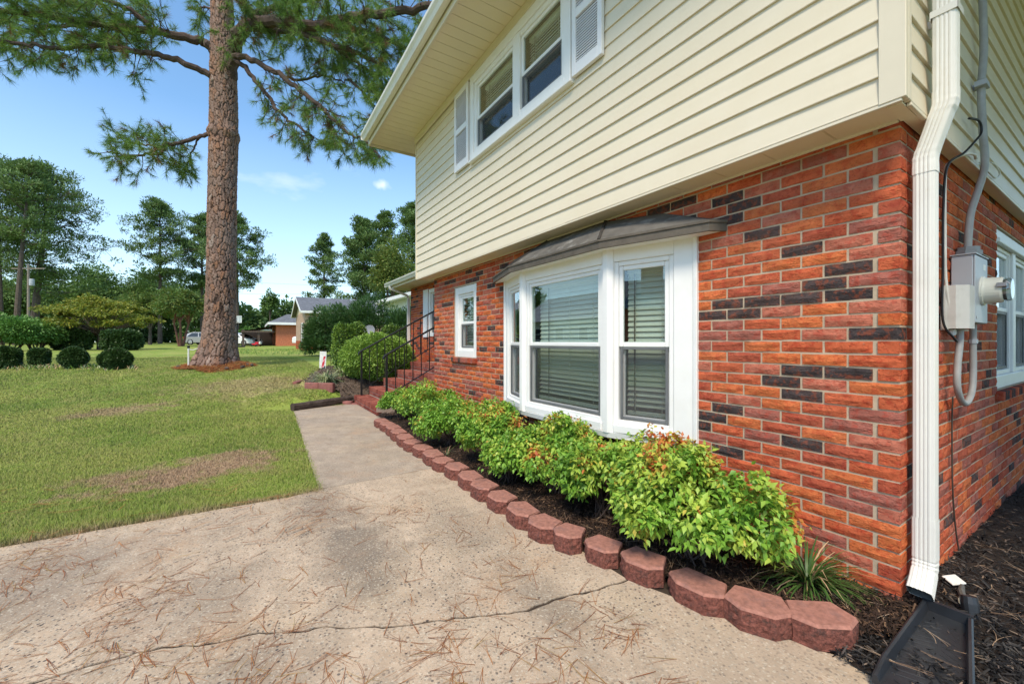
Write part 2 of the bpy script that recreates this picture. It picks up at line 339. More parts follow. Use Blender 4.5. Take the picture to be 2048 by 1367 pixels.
def CONCRETE(name, base, agg, stain):
    t = NT(name).set(.9, .25)
    c = t.ramp(t.noise(1.3, 6, .6), [(.32, mul(base, .80)), (.55, base), (.72, mul(base, 1.14))])
    c = t.mix(t.ramp(t.noise(.8, 5, .65), [(.5, 0.0), (.72, .5)]), c, (.50, .37, .22))
    c = t.mix(t.ramp(t.noise(160, 3, .6), [(.35, .35), (.6, 0.0)]), c, mul(base, .55))
    if stain:
        for (px, py, rx, ry, amt) in ((720, 1090, .75, .34, .85), (640, 1010, .8, .30, .65), (930, 1060, .6, .3, .5), (1090, 1210, .45, .2, .6), (90, 1150, .7, .55, .55), (420, 1190, .35, .5, .45), (500, 1340, .3, .3, .5)):
            q = gnd(px, py); mp = t.new('ShaderNodeMapping', vector_type='TEXTURE'); mp.inputs['Location'].default_value = (q.x, q.y, 0)
            mp.inputs['Scale'].default_value = (rx, ry, 1e6); t.l.new(t.pos(), mp.inputs[0])
            ln = t.new('ShaderNodeVectorMath', operation='LENGTH'); t.l.new(mp.outputs[0], ln.inputs[0])
            v = t.math('ADD', ln.outputs['Value'], t.math('MULTIPLY', t.math('SUBTRACT', t.noise(3.5, 6, .7), .5), 2.0))
            c = t.mix(t.ramp(v, [(.3, amt), (1.25, 0.0)]), c, (.175, .14, .11))
    c = t.mix(t.ramp(t.noise(2.1, 7, .72), [(.52, 0.0), (.70, .55)]), c, (.40, .235, .13))
    # exposed aggregate: every cell of a cellular pattern is one pebble, some dark, some tan
    dist = t.new('ShaderNodeVectorMath', operation='ADD'); nn = t.new('ShaderNodeTexNoise'); nn.inputs['Scale'].default_value = 40
    t.l.new(t.pos(), nn.inputs['Vector']); sc = t.new('ShaderNodeVectorMath', operation='SCALE'); sc.inputs['Scale'].default_value = .012
    t.l.new(nn.outputs['Color'], sc.inputs[0]); t.l.new(t.pos(), dist.inputs[0]); t.l.new(sc.outputs[0], dist.inputs[1])
    vo = t.new('ShaderNodeTexVoronoi'); vo.inputs['Scale'].default_value = agg; vo.inputs['Randomness'].default_value = 1; t.l.new(dist.outputs[0], vo.inputs['Vector'])
    sp = t.new('ShaderNodeSeparateColor'); t.l.new(vo.outputs['Color'], sp.inputs[0])
    peb = t.ramp(vo.outputs['Distance'], [(.30, 1.0), (.42, 0.0)])
    reg = t.ramp(t.noise(1.7, 4, .6), [(.36, .25), (.6, 1.0)])
    pick = t.math('GREATER_THAN', sp.outputs[0], .52)
    pcol = t.ramp(sp.outputs[1], [(0, (.055, .05, .05)), (.4, (.13, .105, .09)), (.7, (.26, .18, .12)), (1, (.42, .36, .30))])
    c = t.mix(t.ramp(t.noise(5, 6, .7), [(.42, 0.0), (.68, .6)]), c, mul(base, .50))
    c = t.mix(t.math('MULTIPLY', t.math('MULTIPLY', peb, pick), reg), c, pcol)
    vo2 = t.new('ShaderNodeTexVoronoi'); vo2.inputs['Scale'].default_value = agg*2.1; t.l.new(t.pos(), vo2.inputs['Vector'])
    sp2 = t.new('ShaderNodeSeparateColor'); t.l.new(vo2.outputs['Color'], sp2.inputs[0])
    c = t.mix(t.math('MULTIPLY', t.math('GREATER_THAN', sp2.outputs[0], .78), .45), c, t.ramp(sp2.outputs[1], [(0, (.10, .085, .07)), (1, (.66, .58, .46))]))
    vo3 = t.new('ShaderNodeTexVoronoi'); vo3.inputs['Scale'].default_value = agg*.55; t.l.new(dist.outputs[0], vo3.inputs['Vector']); sp3 = t.new('ShaderNodeSeparateColor'); t.l.new(vo3.outputs['Color'], sp3.inputs[0])
    f3 = t.math('MULTIPLY', t.math('MULTIPLY', t.ramp(vo3.outputs['Distance'], [(.18, 1.0), (.30, 0.0)]), t.math('GREATER_THAN', sp3.outputs[0], .72)), t.ramp(t.noise(1.1, 4, .6), [(.42, 0.0), (.58, 1.0)]))
    c = t.mix(f3, c, t.ramp(sp3.outputs[1], [(0, (.07, .055, .05)), (.5, (.17, .12, .09)), (1, (.33, .22, .14))]))
    t.color(c); h = t.math('ADD', t.math('MULTIPLY', peb, .5), t.noise(220, 3, .7)); t.bump(h, .4, .004); return t.m
DRIVE = CONCRETE('aggregate_concrete', (.53, .405, .295), 62, True)
WALK = CONCRETE('walk_concrete', (.44, .35, .27), 95, True)
SOIL = M('soil_dark', (.045, .03, .02), .95, .4, 20)
MULCHG = M('mulch_ground', (.028, .018, .013), .95, .5, 30, 1, 90, dist=.02)
def CHIPS(name, stops):
    t = NT(name).set(.85, .25); t.color(t.ramp(t.isl(), stops)); t.bump(t.noise(150, 3), .4, .003); return t.m
CHIPB = CHIPS('mulch_black', [(0, (.006, .006, .007)), (.5, (.020, .019, .020)), (.82, (.06, .055, .052)), (.95, (.13, .10, .085)), (1, (.26, .19, .14))])
CHIPR = CHIPS('mulch_brown', [(0, (.012, .008, .006)), (.55, (.035, .020, .014)), (.85, (.075, .042, .028)), (1, (.20, .12, .07))])
STRAW = CHIPS('pine_straw', [(0, (.17, .050, .018)), (.5, (.29, .095, .030)), (.85, (.42, .18, .06)), (1, (.38, .30, .11))])
TWIG = CHIPS('dry_twigs', [(0, (.22, .13, .08)), (.6, (.38, .26, .17)), (1, (.5, .38, .27))])
NEED = LEAF('pine_needles', (.065, .135, .028), (.17, .29, .05), .5, .38, (.33, .36, .08))
NEEDF = LEAF('pine_needles_far', (.055, .11, .034), (.165, .25, .075), .6, .25)
NEEDB = LEAF('pine_needles_brown', (.12, .07, .03), (.20, .12, .045), .6, .2)
BARKF = M('bark_far', (.10, .075, .06), .95, .4, 5, .8, 12, dist=.05)
BARKR = M('bark_reddish', (.19, .085, .06), .9, .3, 8)
TWIGB = M('branch_bark', (.082, .054, .043), .95, .4, 9, .5, 40)
NLEAF = [LEAF('shrub_leaf_green', (.10, .24, .026), (.20, .37, .045), .42, .25), LEAF('shrub_leaf_lime', (.27, .43, .06), (.40, .52, .08), .42, .28),
         LEAF('shrub_leaf_yellow', (.44, .44, .06), (.56, .46, .08), .45, .28), LEAF('shrub_leaf_orange', (.56, .30, .06), (.48, .12, .035), .45, .28)]
OAK = LEAF('tree_leaf_dark', (.055, .12, .028), (.145, .235, .055), .55, .2)
OAKY = LEAF('tree_leaf_olive', (.085, .125, .024), (.19, .22, .045), .55, .25)
MAPLE = LEAF('maple_leaf', (.10, .155, .02), (.25, .275, .032), .5, .3, (.44, .33, .05))
LAUR = LEAF('laurel_leaf', (.06, .15, .028), (.15, .29, .06), .45, .2)
BOXD = LEAF('clipped_leaf_dark', (.022, .050, .013), (.062, .115, .030), .45, .12)
BOXL = LEAF('clipped_leaf_light', (.10, .20, .026), (.25, .38, .06), .45, .22)
YEW = LEAF('hedge_leaf', (.036, .088, .026), (.12, .21, .055), .5, .15)
LIRI = LEAF('liriope_blade', (.022, .065, .016), (.075, .15, .035), .42, .2)
LIRV = LEAF('variegated_blade', (.22, .30, .09), (.58, .60, .36), .5, .25)
FARW = LEAF('far_wood_leaf', (.055, .12, .034), (.145, .23, .07), .6, .2)
DEADL = LEAF('dry_leaf', (.42, .24, .12), (.55, .38, .22), .7, .2)

# ------------------------------------------------------------------ ground
def axis(lo, a, b, hi, st, grow=1.16):
    v = list(np.arange(a, b + 1e-6, st)); s_ = st; x = b
    while x < hi: s_ *= grow; x += s_; v.append(x)
    s_ = st; x = a; pre = []
    while x > lo: s_ *= grow; x -= s_; pre.append(x)
    return np.array(pre[::-1] + v)
gx = axis(-600, -16, 3.2, 500, .15); gy = axis(-500, -11, 4, 500, .15)
XX, YY = np.meshgrid(gx, gy, indexing='ij'); ZZ = hgt(XX, YY)
ZZ = np.where((XX > -7.7) & (YY > -1.85) & (YY < -.3) & (XX < -2.9), -.11, ZZ); ZZ = np.where((XX > -3.06) & (YY < -.3) & (YY > -8.9) & (XX < 3.1), -.11, ZZ)
n0, n1 = XX.shape; idx = np.arange(n0*n1).reshape(n0, n1)
Fq = np.stack([idx[:-1, :-1], idx[1:, :-1], idx[1:, 1:], idx[:-1, 1:]], -1).reshape(-1, 4)
ground = struct(npmesh('ground', np.stack([XX, YY, ZZ], -1).reshape(-1, 3), Fq, LAWN, smooth=True), 'green lawn with tan worn patches')

# edging-block line (front foot of every block), bed behind it
BLK = [(-5.854,-.999),(-5.516,-1.01),(-5.191,-.997),(-4.887,-1.028),(-4.574,-1.047),(-4.234,-1.064),(-3.965,-1.056),(-3.665,-1.034),(-3.327,-1.067),(-3.084,-1.039),(-2.791,-1.03),(-2.484,-1.055),(-2.198,-1.062),(-1.929,-1.053),(-1.633,-1.071),(-1.385,-1.043),(-1.188,-.964),(-.958,-.907),(-.702,-.848),(-.409,-.802),(-.152,-.68),(.033,-.46)]
def slab(name, poly, z0, z1, m, sub=0):
    b = MB(); n = len(poly)
    v = [(x, y, z0) for x, y in poly] + [(x, y, z1-.0012) for x, y in poly]
    cx = sum(p[0] for p in poly)/n; cy = sum(p[1] for p in poly)/n
    top = []
    for i,(x,y) in enumerate(poly):                   # small rounded arris
        p, q = Vector(poly[i-1]), Vector(poly[(i+1)%n]); t_ = (q-p).normalized(); nrm = Vector((-t_.y, t_.x))
        top.append((x + nrm.x*.0012, y + nrm.y*.0012, z1))
    b.add(v+top, [tuple(range(2*n, 3*n))] + [(i,(i+1)%n,n+(i+1)%n,n+i) for i in range(n)] + [(n+i,n+(i+1)%n,2*n+(i+1)%n,2*n+i) for i in range(n)])
    return struct(b.build(name, m))
CRK = [(-1.617,-3.296),(-1.618,-3.192),(-1.612,-3.07),(-1.592,-2.908),(-1.523,-2.788),(-1.493,-2.699),(-1.475,-2.563),(-1.392,-2.421),(-1.363,-2.316),(-1.291,-2.227),(-1.183,-2.028),(-1.139,-1.903),(-1.068,-1.734),(-.994,-1.572),(-.963,-1.482),(-.964,-1.414),(-.948,-1.241),(-.906,-1.082),(-.885,-.88)]
crk = [(-1.63,-9.0),(-1.60,-6.0),(-1.64,-4.2)] + CRK
fine = []
for i in range(len(crk)-1):
    n_ = max(1, int(math.dist(crk[i], crk[i+1])/.035)) if crk[i][1] > -4.3 else 6
    for k in range(n_):
        u = k/n_; j = .007 if k else 0
        fine.append((crk[i][0]*(1-u)+crk[i+1][0]*u + random.uniform(-j, j), crk[i][1]*(1-u)+crk[i+1][1]*u + random.uniform(-j, j)))
fine.append(crk[-1])
def lawn_edge(y): return -3.215 + .012*math.sin(y*2.1) - (.05 if y > -2.3 else 0)
ledge = [(lawn_edge(y), y) for y in np.linspace(-9, -2.08, 30)]
back = [(-3.31, -.9)]
gap = .0085
slab('driveway', ledge[::1] and ([(x, y) for x, y in reversed(back)] + [(-3.262,-2.08)] + ledge[::-1] + [(fine[0][0]-gap, fine[0][1])] + [(x-gap*random.uniform(.4,1.5), y) for x, y in fine[1:]]), -.09, 0, DRIVE)
slab('driveway', [(fine[i][0]+gap*random.uniform(.4,1.5), fine[i][1]) for i in range(len(fine)-1,-1,-1)] + [(3.2,-9),(3.2,-1.5),(.42,-.80),(.13,-.625),(.04,-.52),(-.09,-.60),(-.35,-.70)], -.09, 0, DRIVE)
slab('walkway', [(-3.326,-.9),(-5.8,-.9),(-5.8,-.60),(-6.55,-.60),(-6.55,-.66),(-8.5,-.66),(-8.25,-1.3),(-8.02,-1.9),(-6.2,-1.97),(-4.6,-2.04),(-3.279,-2.088)], -.09, -.003, WALK)
struct(MB().box((-3.12,-8.95,-.12),(3.1,-.3,-.007)).box((-7.8,-1.84,-.12),(-3.1205,-.3,-.0075)).build('subsoil', SOIL))

def surf_mesh(name, poly, zf, m, st=.06):
    xs = [p[0] for p in poly]; ys = [p[1] for p in poly]
    ax_, ay_ = np.arange(min(xs), max(xs)+st, st), np.arange(min(ys), max(ys)+st, st)
    V, F_ = [], []
    def inside(x, y):
        c = False; n = len(poly)
        for i in range(n):
            x1,y1 = poly[i]; x2,y2 = poly[i-1]
            if (y1 > y) != (y2 > y) and x < (x2-x1)*(y-y1)/(y2-y1)+x1: c = not c
        return c
    ok = np.array([[inside(x, y) for y in ay_] for x in ax_]); id_ = -np.ones(ok.shape, int)
    for i, x in enumerate(ax_):
        for j, y in enumerate(ay_): id_[i,j] = len(V); V.append((x, y, zf(x, y)))
    for i in range(len(ax_)-1):
        for j in range(len(ay_)-1):
            if ok[i,j] and ok[i+1,j] and ok[i,j+1] and ok[i+1,j+1]: F_.append((id_[i,j],id_[i+1,j],id_[i+1,j+1],id_[i,j+1]))
    return npmesh(name, V, F_, m, smooth=True), inside
def nz(x, y, s, a): return mnoise.noise(Vector((x*s, y*s, 3.3)))*a
bedpoly = [(x, y+.1) for x, y in BLK] + [(.06,-.30),(.05,.12),(-5.86,.12),(-6.62,.1),(-6.6,-.75)]
bedz = lambda x, y: .045 + nz(x, y, 5, .02) + nz(x, y, 14, .008)
bed, bed_in = surf_mesh('planting_bed', bedpoly, bedz, MULCHG); struct(bed)
sidepoly = [(-.3,-.35),(-.13,-.50),(-.03,-.61),(.06,-.61),(.15,-.70),(.42,-.87),(2.9,-1.5),(4.2,-1.5),(4.2,0),(4.2,8.7),(-.3,8.7)]
sidez = lambda x, y: .012 + nz(x, y, 4, .02) + nz(x, y, 11, .01) + .03*min(1, max(0, x-.3))
side, side_in = surf_mesh('side_bed', sidepoly, sidez, MULCHG, .05); struct(side)
leftpoly = [(-8.42,-.60),(-8.34,-.78),(-8.74,-1.05),(-9.27,-1.50),(-9.9,-1.60),(-10.9,-1.28),(-11.8,-.9),(-12.4,0),(-12.4,1.6),(-8.42,1.3)]
leftz = lambda x, y: H(x, y) + .06 + nz(x, y, 4, .02) 
leftb, left_in = surf_mesh('flower_bed', leftpoly, leftz, M('mulch_ground_brown', (.14, .10, .075), .95, .5, 30, 1, 90, dist=.02), .08); struct(leftb)
mz = lambda x, y: H(x, y) + .07*(1 - ((x-TREE[0])**2 + (y-TREE[1])**2)/.72) + nz(x, y, 4, .025)
mpoly = [(TREE[0]+math.cos(a)*(.80+.22*math.sin(3*a+1))+.12, TREE[1]+math.sin(a)*(.88+.25*math.sin(2*a))-.05) for a in np.linspace(0, 2*math.pi, 24, endpoint=False)]
mound, mound_in = surf_mesh('pine_straw_mound', mpoly, mz, M('straw_ground', (.17, .085, .055), .95, .5, 25, 1, 60, dist=.03), .1); struct(mound)

def scatter_chips(name, n, poly, inside, zf, m, L=(.02,.06), Wd=(.004,.012), T=(.002,.006), tilt=.5, lift=.02, wfun=None, parent=None):
    xs = [p[0] for p in poly]; ys = [p[1] for p in poly]; P = []
    while len(P) < n:
        x, y = random.uniform(min(xs), max(xs)), random.uniform(min(ys), max(ys))
        if inside(x, y) and (wfun is None or random.random() < wfun(x, y)): P.append((x, y, zf(x, y) + random.uniform(0, lift)))
    P = np.array(P); l = RNG.uniform(*L, n); w = RNG.uniform(*Wd, n); h = RNG.uniform(*T, n)
    a = RNG.uniform(0, 2*np.pi, n); tl = RNG.normal(0, tilt, n)
    d = np.stack([np.cos(a)*np.cos(tl), np.sin(a)*np.cos(tl), np.sin(tl)], -1); s_ = np.stack([-np.sin(a), np.cos(a), np.zeros(n)], -1); u = np.cross(d, s_)
    V = np.stack([P - d*l[:,None]/2 - s_*w[:,None]/2, P - d*l[:,None]/2 + s_*w[:,None]*.4, P + d*l[:,None]/2 + s_*w[:,None]*.35, P + d*l[:,None]/2 - s_*w[:,None]*.3, P + u*h[:,None]], 1)
    o = (np.arange(n)*5)[:,None,None]; tri = np.array([[0,1,4],[1,2,4],[2,3,4],[3,0,4]])[None]
    return npmesh(name, V.reshape(-1,3), (tri+o).reshape(-1,3), m, kind='stuff', parent=parent)
near = lambda x, y: min(1.0, .9/max(.3, math.dist((x, y), EYE[:2])-1.6)**1.3)
tag(scatter_chips('brown_mulch', 26000, bedpoly, bed_in, bedz, CHIPR, (.015,.06), (.003,.010), wfun=near), 'dark brown shredded mulch under the green shrubs', 'mulch', kind='stuff')
tag(scatter_chips('black_mulch', 52000, sidepoly, side_in, sidez, CHIPB, (.012,.06), (.003,.010), tilt=.45, lift=.03, wfun=near), 'black shredded mulch along the side wall', 'mulch', kind='stuff')
tag(scatter_chips('bed_mulch', 5000, leftpoly, left_in, leftz, CHIPR, (.03,.10), (.006,.018), lift=.03), 'brown mulch in the bed left of the steps', 'mulch', kind='stuff')
tag(scatter_chips('pine_straw', 5500, mpoly, mound_in, mz, STRAW, (.08,.25), (.003,.010), tilt=.25, lift=.06), 'rusty pine straw heaped round the big pine trunk', 'pine straw', kind='stuff')

# grass blades on the lawn in front, thinning with distance
def grass(n, name):
    out = []
    while sum(len(o) for o in out) < n:
        d = 1.9 * (17/1.9) ** RNG.random(n)                       # log-uniform in distance
        px = RNG.uniform(-40, 800, n); l = (px-1024)/FPX*d
        x = EYE[0]+d*FW[0]+l*RT[0]; y = EYE[1]+d*FW[1]+l*RT[1]
        le = -3.215 + .012*np.sin(y*2.1) + RNG.normal(0, .012, n)
        dr = (x > le) & (y < -2.0); wk = (y > -1.96 - .035*(x+6.4) + RNG.normal(0, .012, n)) & (x > -8.2-.35*(-1.3-y)-.12)
        mo = np.hypot(x-TREE[0], y-TREE[1]) < .72; hb = (x < -8.35) & (y > np.interp(x, [-12.4,-11.8,-10.9,-9.9,-9.25,-8.35], [0,-.95,-1.33,-1.65,-1.55,-.8])); hs = y > -.95
        k = ~(dr | wk | mo | hb | hs) & (y > -20)
        out.append(np.stack([x[k], y[k], d[k]], -1))
    P = np.concatenate(out)[:n]; x, y, d = P.T; z = hgt(x, y)
    hh = RNG.uniform(.012, .034, n) * np.clip(.85 + .05*d, 1, 1.2); edge = np.clip(1-np.abs(x+3.25)/.3, 0, 1) * (y < -2); hh *= 1 + .6*edge
    pn = np.array([mnoise.noise(Vector((a*1.3, b*1.3, 0))) for a, b in zip(x[::1], y[::1])]); hh *= 1 + .55*pn
    w = RNG.uniform(.0016, .0034, n) * np.maximum(1, d/3.2)
    a = RNG.uniform(0, 2*np.pi, n); ln = np.abs(RNG.normal(.55, .35, n)) * hh; b = a + RNG.normal(1.57, .5, n)
    B = np.stack([x, y, z-.004], -1); sd_ = np.stack([np.cos(a), np.sin(a), 0*a], -1)*w[:,None]
    lean = np.stack([np.cos(b)*ln, np.sin(b)*ln, hh], -1)
    mid = B + lean*np.array([.35,.35,.6])
    V = np.stack([B-sd_*1.25, B+sd_*1.25, B+lean], 1).reshape(-1,3)
    F_ = np.arange(n*3).reshape(-1,3)
    return npmesh(name, V, F_, GRASS, kind='stuff')
tag(grass(300000, 'grass'), 'short green and tan lawn grass beside the concrete', 'grass', kind='stuff')

# pine needles (fascicles of three) lying on the concrete
def straw(n, name, fn, m, Ls=(.10,.22), wd=.0011):
    V, F_ = [], []
    for i in range(n):
        x, y, z = fn(); a0 = random.uniform(0, math.pi*2); nn = random.choice((2,3,3)); L0 = random.uniform(*Ls)
        for k in range(nn):
            a = a0 + random.gauss(0, .10); bend = random.gauss(0, .5); L = L0*random.uniform(.85, 1.05); px_, py_ = x, y; o = len(V)
            for q in range(5):
                u = q/4; c, s_ = math.cos(a+bend*u), math.sin(a+bend*u); ww = wd*(1 if q < 3 else .7)
                zz = z + .002 + .0012*k + .004*math.sin(u*3.1)*abs(bend)*.5
                V += [(px_-s_*ww, py_+c*ww, zz), (px_+s_*ww, py_-c*ww, zz)]; px_ += c*L/4; py_ += s_*L/4
                if q: F_.append((o+2*q-2, o+2*q-1, o+2*q+1, o+2*q))
    return npmesh(name, V, F_, m, kind='stuff')
clus = [gnd(random.uniform(-50, 1500), random.uniform(960, 1380)) for _ in range(70)]
def on_slab():
    while True:
        if random.random() < .5: c = random.choice(clus); x, y = c.x+random.gauss(0,.07), c.y+random.gauss(0,.10)
        else:
            c = gnd(random.uniform(-50, 1750), random.uniform(850, 1500)**1.0); x, y = c.x, c.y
        if (x > -3.2 and y < -1.12 and x < 3 and not (x > -1.2 and y > -1.02)) or (-7.9 < x < -3.2 and -1.95 < y < -1.12): return x, y, 0.0
tag(straw(680, 'fallen_needles', on_slab, STRAW, (.09,.20), .0007), 'rusty fallen pine needles strewn over the concrete', 'pine needles', kind='stuff')
def on_lawn():
    c = gnd(random.uniform(-50, 640), random.uniform(960, 1110)); return c.x, c.y, H(c.x, c.y)+.03
tag(straw(70, 'lawn_needles', on_lawn, STRAW, (.12,.25)), 'long pine needles lying on the near grass', 'pine needles', kind='stuff')
def on_bed():
    while True:
        if random.random() < .5: x, y = random.uniform(-1.6, .05), random.uniform(-.85, -.02); f, zf = bed_in, bedz
        else: x, y = random.uniform(-.02, 1.4), random.uniform(-.6, 2.2); f, zf = side_in, sidez
        if f(x, y): return x, y, zf(x, y)+.025
tag(straw(210, 'dry_needles', on_bed, TWIG, (.05,.16), .0008), 'dry tan twigs and needles lying on the mulch', 'twigs', kind='stuff')

# ------------------------------------------------------------------ the house
house = thing('brick_house', (-3.0, 0, 0), 'red brick split level house with cream vinyl siding upstairs and a white bay window', 'house')
BM, BH, BL, BD = .0677, .0572, .2032, .0968          # course, brick height, length, width
ZT = 2.325
BAY = (-3.57, -1.06, .56, 2.02); WIN = (-5.05, -4.335, 1.055, 2.085); SWIN = (2.167, 3.95, .91, 2.16)
def brick_geo(L, seed, h=BH, d=.085):
    r = random.Random(seed); nx = max(2, round(L/.05)); v = []
    xs = [L*i/nx for i in range(nx+1)]; zs = [0, h*r.uniform(.3,.7), h]; b = .0026
    for j, z in enumerate(zs):
        for i, x in enumerate(xs):
            e = i in (0, nx) or j in (0, 2)
            v.append((min(L-.001, max(.001, x + (r.uniform(-.002,.002) if i not in (0,nx) else r.uniform(-.0015,.0015)))),
                      (b + r.uniform(0,.003)) if e else -r.uniform(.0006,.0026), z + (r.uniform(-.0015,.0015) if e else r.uniform(-.004,.004))))
    def g(i, j): return j*(nx+1)+i
    f = [(g(i,j),g(i+1,j),g(i+1,j+1),g(i,j+1)) for i in range(nx) for j in range(2)]
    per = [g(i,0) for i in range(nx+1)] + [g(nx,1)] + [g(i,2) for i in range(nx,-1,-1)] + [g(0,1)]
    o = len(v); v += [(v[i][0], d, v[i][2]) for i in per]; n = len(per)
    f += [(per[k], o+k, o+(k+1)%n, per[(k+1)%n]) for k in range(n)] + [tuple(o+k for k in range(n))]
    return v, f
GEO = {}
def geo(kind, var):
    if (kind, var) not in GEO: GEO[kind, var] = brick_geo(BL if kind == 'full' else BD, hash((kind == 'full', var)) & 255)
    return GEO[kind, var]
BMESH = {}
def brick_mesh(kind, var, mi):
    if (kind, var, mi) not in BMESH:
        me = bpy.data.meshes.new('brick'); v, f = geo(kind, var); me.from_pydata(v, [], f); me.materials.append(MBR[mi]); me.update(); BMESH[kind, var, mi] = me
    return BMESH[kind, var, mi]
PICK = [0]*27 + [1]*24 + [2]*17 + [3]*14 + [4]*10 + [5]*12
def rects_cut(a, b, z, holes):
    segs = [(a, b)]
    for h0, h1, z0, z1 in holes:
        if z + BH > z0 and z < z1:
            segs = [q for s0, s1 in segs for q in ((s0, min(s1, h0)), (max(s0, h1), s1)) if q[1]-q[0] > .018]
    return segs
def bricks_front():
    out = []; k = -1
    while True:
        z = k*BM + .004
        if z > ZT: break
        x = 0 if k % 2 else -(BD + .0095); first = True
        while x > -5.845:
            L = BL; a = max(x-L, -5.845)
            for s0, s1 in rects_cut(a, x, z, [BAY, WIN]): out.append((Vector((s0, 0, z)), 0, s1-s0))
            x -= L + .0095
        k += 1
    return out
def bricks_side():
    out = []; k = -1
    while True:
        z = k*BM + .004
        if z > ZT: break
        y = (BD + .0095) if k % 2 else 0
        while y < 5.2:
            for s0, s1 in rects_cut(y, y+BL, z, [SWIN]): out.append((Vector((0, s0, z)), 1, s1-s0))
            y += BL + .0095
        k += 1
    return out
RZ = Matrix.Rotation(rad(90), 4, 'Z')
def brick_matrix(p, side, L):
    kind = 'full' if L > .12 else 'half'
    M_ = Matrix.Translation(p) @ (RZ if side else Matrix.Identity(4))
    j = Matrix.Translation((0, random.uniform(-.002, .002), random.uniform(-.001, .001)))
    return kind, M_ @ j @ Matrix.Diagonal((L/(BL if kind == 'full' else BD), 1, 1, 1))
def lay(name_wall, wall_mb, lst, keep, parent):
    wall = wall_mb.build(name_wall, MORTAR, parent)
    V, F_, MI = [], [], []
    for i, (p, side, L) in enumerate(lst):
        kind, mat_ = brick_matrix(p, side, L); var = random.randrange(6); mi = random.choice(PICK)
        if i in keep:
            o = bpy.data.objects.new('brick', brick_mesh(kind, var, mi)); COL.objects.link(o); o.parent = wall
            o.matrix_parent_inverse = inv(wall); o.matrix_basis = mat_
        else:
            v, f = geo(kind, var); o = len(V); V += [tuple(mat_ @ Vector(q)) for q in v]
            F_ += [tuple(q+o for q in ff) for ff in f]; MI += [mi]*len(f)
    if V:
        me = bpy.data.meshes.new('brickwork'); me.from_pydata(V, [], F_)
        for m in MBR: me.materials.append(m)
        me.polygons.foreach_set('material_index', MI); me.update(); link('brickwork', me, wall, 'stuff')
    return wall
def wall_boxes(lo, hi, z0, z1, holes, mk):
    b = MB(); xs = sorted({lo, hi, *[h[0] for h in holes], *[h[1] for h in holes]})
    for a, c in zip(xs, xs[1:]):
        zz = [(z0, z1)]
        for h in holes:
            if h[0] <= a and h[1] >= c: zz = [q for s0, s1 in zz for q in ((s0, min(s1, h[2])), (max(s0, h[3]), s1)) if q[1] > q[0]]
        for s0, s1 in zz: mk(b, a, c, s0, s1)
    return b
LF, LS = bricks_front(), bricks_side()
def area(b):                                           # rough size in the picture
    p = b[0]; q = p + (Vector((0, b[2], 0)) if b[1] else Vector((b[2], 0, 0))); d = depth(p.x, p.y)
    if d < .3: return 0
    def px(v): return ((v.x-EYE[0])*RT[0]+(v.y-EYE[1])*RT[1])/depth(v.x, v.y)*FPX
    if b[1] and not 0 < px(p)+1024 < 2048: return 0
    if p.z < .02: return 0
    if not b[1] and p.x > -1.1 and p.z < .2: return 0
    if not b[1] and p.x < -1.05 and (p.z < .62 or p.x > -3.6): return 0
    return abs(px(q)-px(p))*BH/d*FPX
order = sorted([(area(b), 0, i) for i, b in enumerate(LF)] + [(area(b), 1, i) for i, b in enumerate(LS)], reverse=True)[:296]
fw = wall_boxes(-5.84, -.006, -.15, ZT+.02, [BAY, WIN], lambda b, a, c, s0, s1: b.box((a, .0075, s0), (c, .11, s1)))
front_wall = lay('front_wall', fw, LF, {i for a, s_, i in order if s_ == 0}, house)
sw = wall_boxes(.111, 6.2, -.15, ZT+.02, [SWIN], lambda b, a, c, s0, s1: b.box((-.11, a, s0), (-.0075, c, s1)))
sw.box((-.11, .1105, -.15), (-.0075, .1108, ZT))
side_wall = lay('side_wall', sw, LS, {i for a, s_, i in order if s_ == 1}, house)

# upper storey: cream vinyl boards, corner post, soffits
EX, ZS, ZSO = .127, 2.335, 4.69
bprof = [(0, 0), (-.0165, 0), (-.0175, .004), (-.016, .012), (-.0035, EX+.010), (0, EX+.010)]
for k in range(19):
    z = ZS + k*EX; h = 1.0 if z+EX+.01 < ZSO else (ZSO - z)/(EX+.01)
    if h < .1: break
    for xa, xb in (((-6.05, -3.985), (-2.095, -.012)) if 3.55 < z < 4.485 else ((-6.05, -.012),)):
        cut = [xa] + ([random.uniform(xa+.8, xb-.8)] if xb-xa > 2.5 else []) + [xb]
        for q0, q1, off in zip(cut, cut[1:], (0, -.0014)):
            MB().prism([(a, q*h) for a, q in bprof], (q0-(.02 if off else 0), -.2145+off, z), (q1, -.2145+off, z+random.uniform(-.0012, .0012)), (0, 1, 0), (0, 0, 1)).build('siding_board', SIDING, house)
for k in range(27):
    z = ZS + k*EX
    b = MB().prism([(-a, q) for a, q in bprof], (.0545, -.157, z), (.0545, 6.2, z), (1, 0, 0), (0, 0, 1))
    b.build('siding_board', SIDING, house)
cp = MB(); cp.bbox((-.018, -.236, ZS-.005), (.0755, -.2, 5.9), .003); cp.bbox((.04, -.1995, ZS-.005), (.0755, -.16, 5.9), .003)
cp.build('corner_post', TRIMC, house)
MB().bbox((-6.085, -.237, ZS-.005), (-6.048, -.17, ZSO), .003).build('corner_post', TRIMC, house)
MB().box((-6.05, -.2140, 2.335), (.05, -.13, 3.56)).box((-6.05, -.2140, 3.5605), (-3.98, -.13, 4.75)).box((-2.10, -.2140, 3.5605), (.05, -.13, 4.75)).box((-3.9795, -.2140, 4.49), (-2.1005, -.13, 4.75)).box((-.1, -.13, 2.345), (.054, 6.2, 5.9)).box((-6.05, -.1295, 2.345), (-5.9, 6, 4.75)).build('upper_wall', SOFFIT, house)
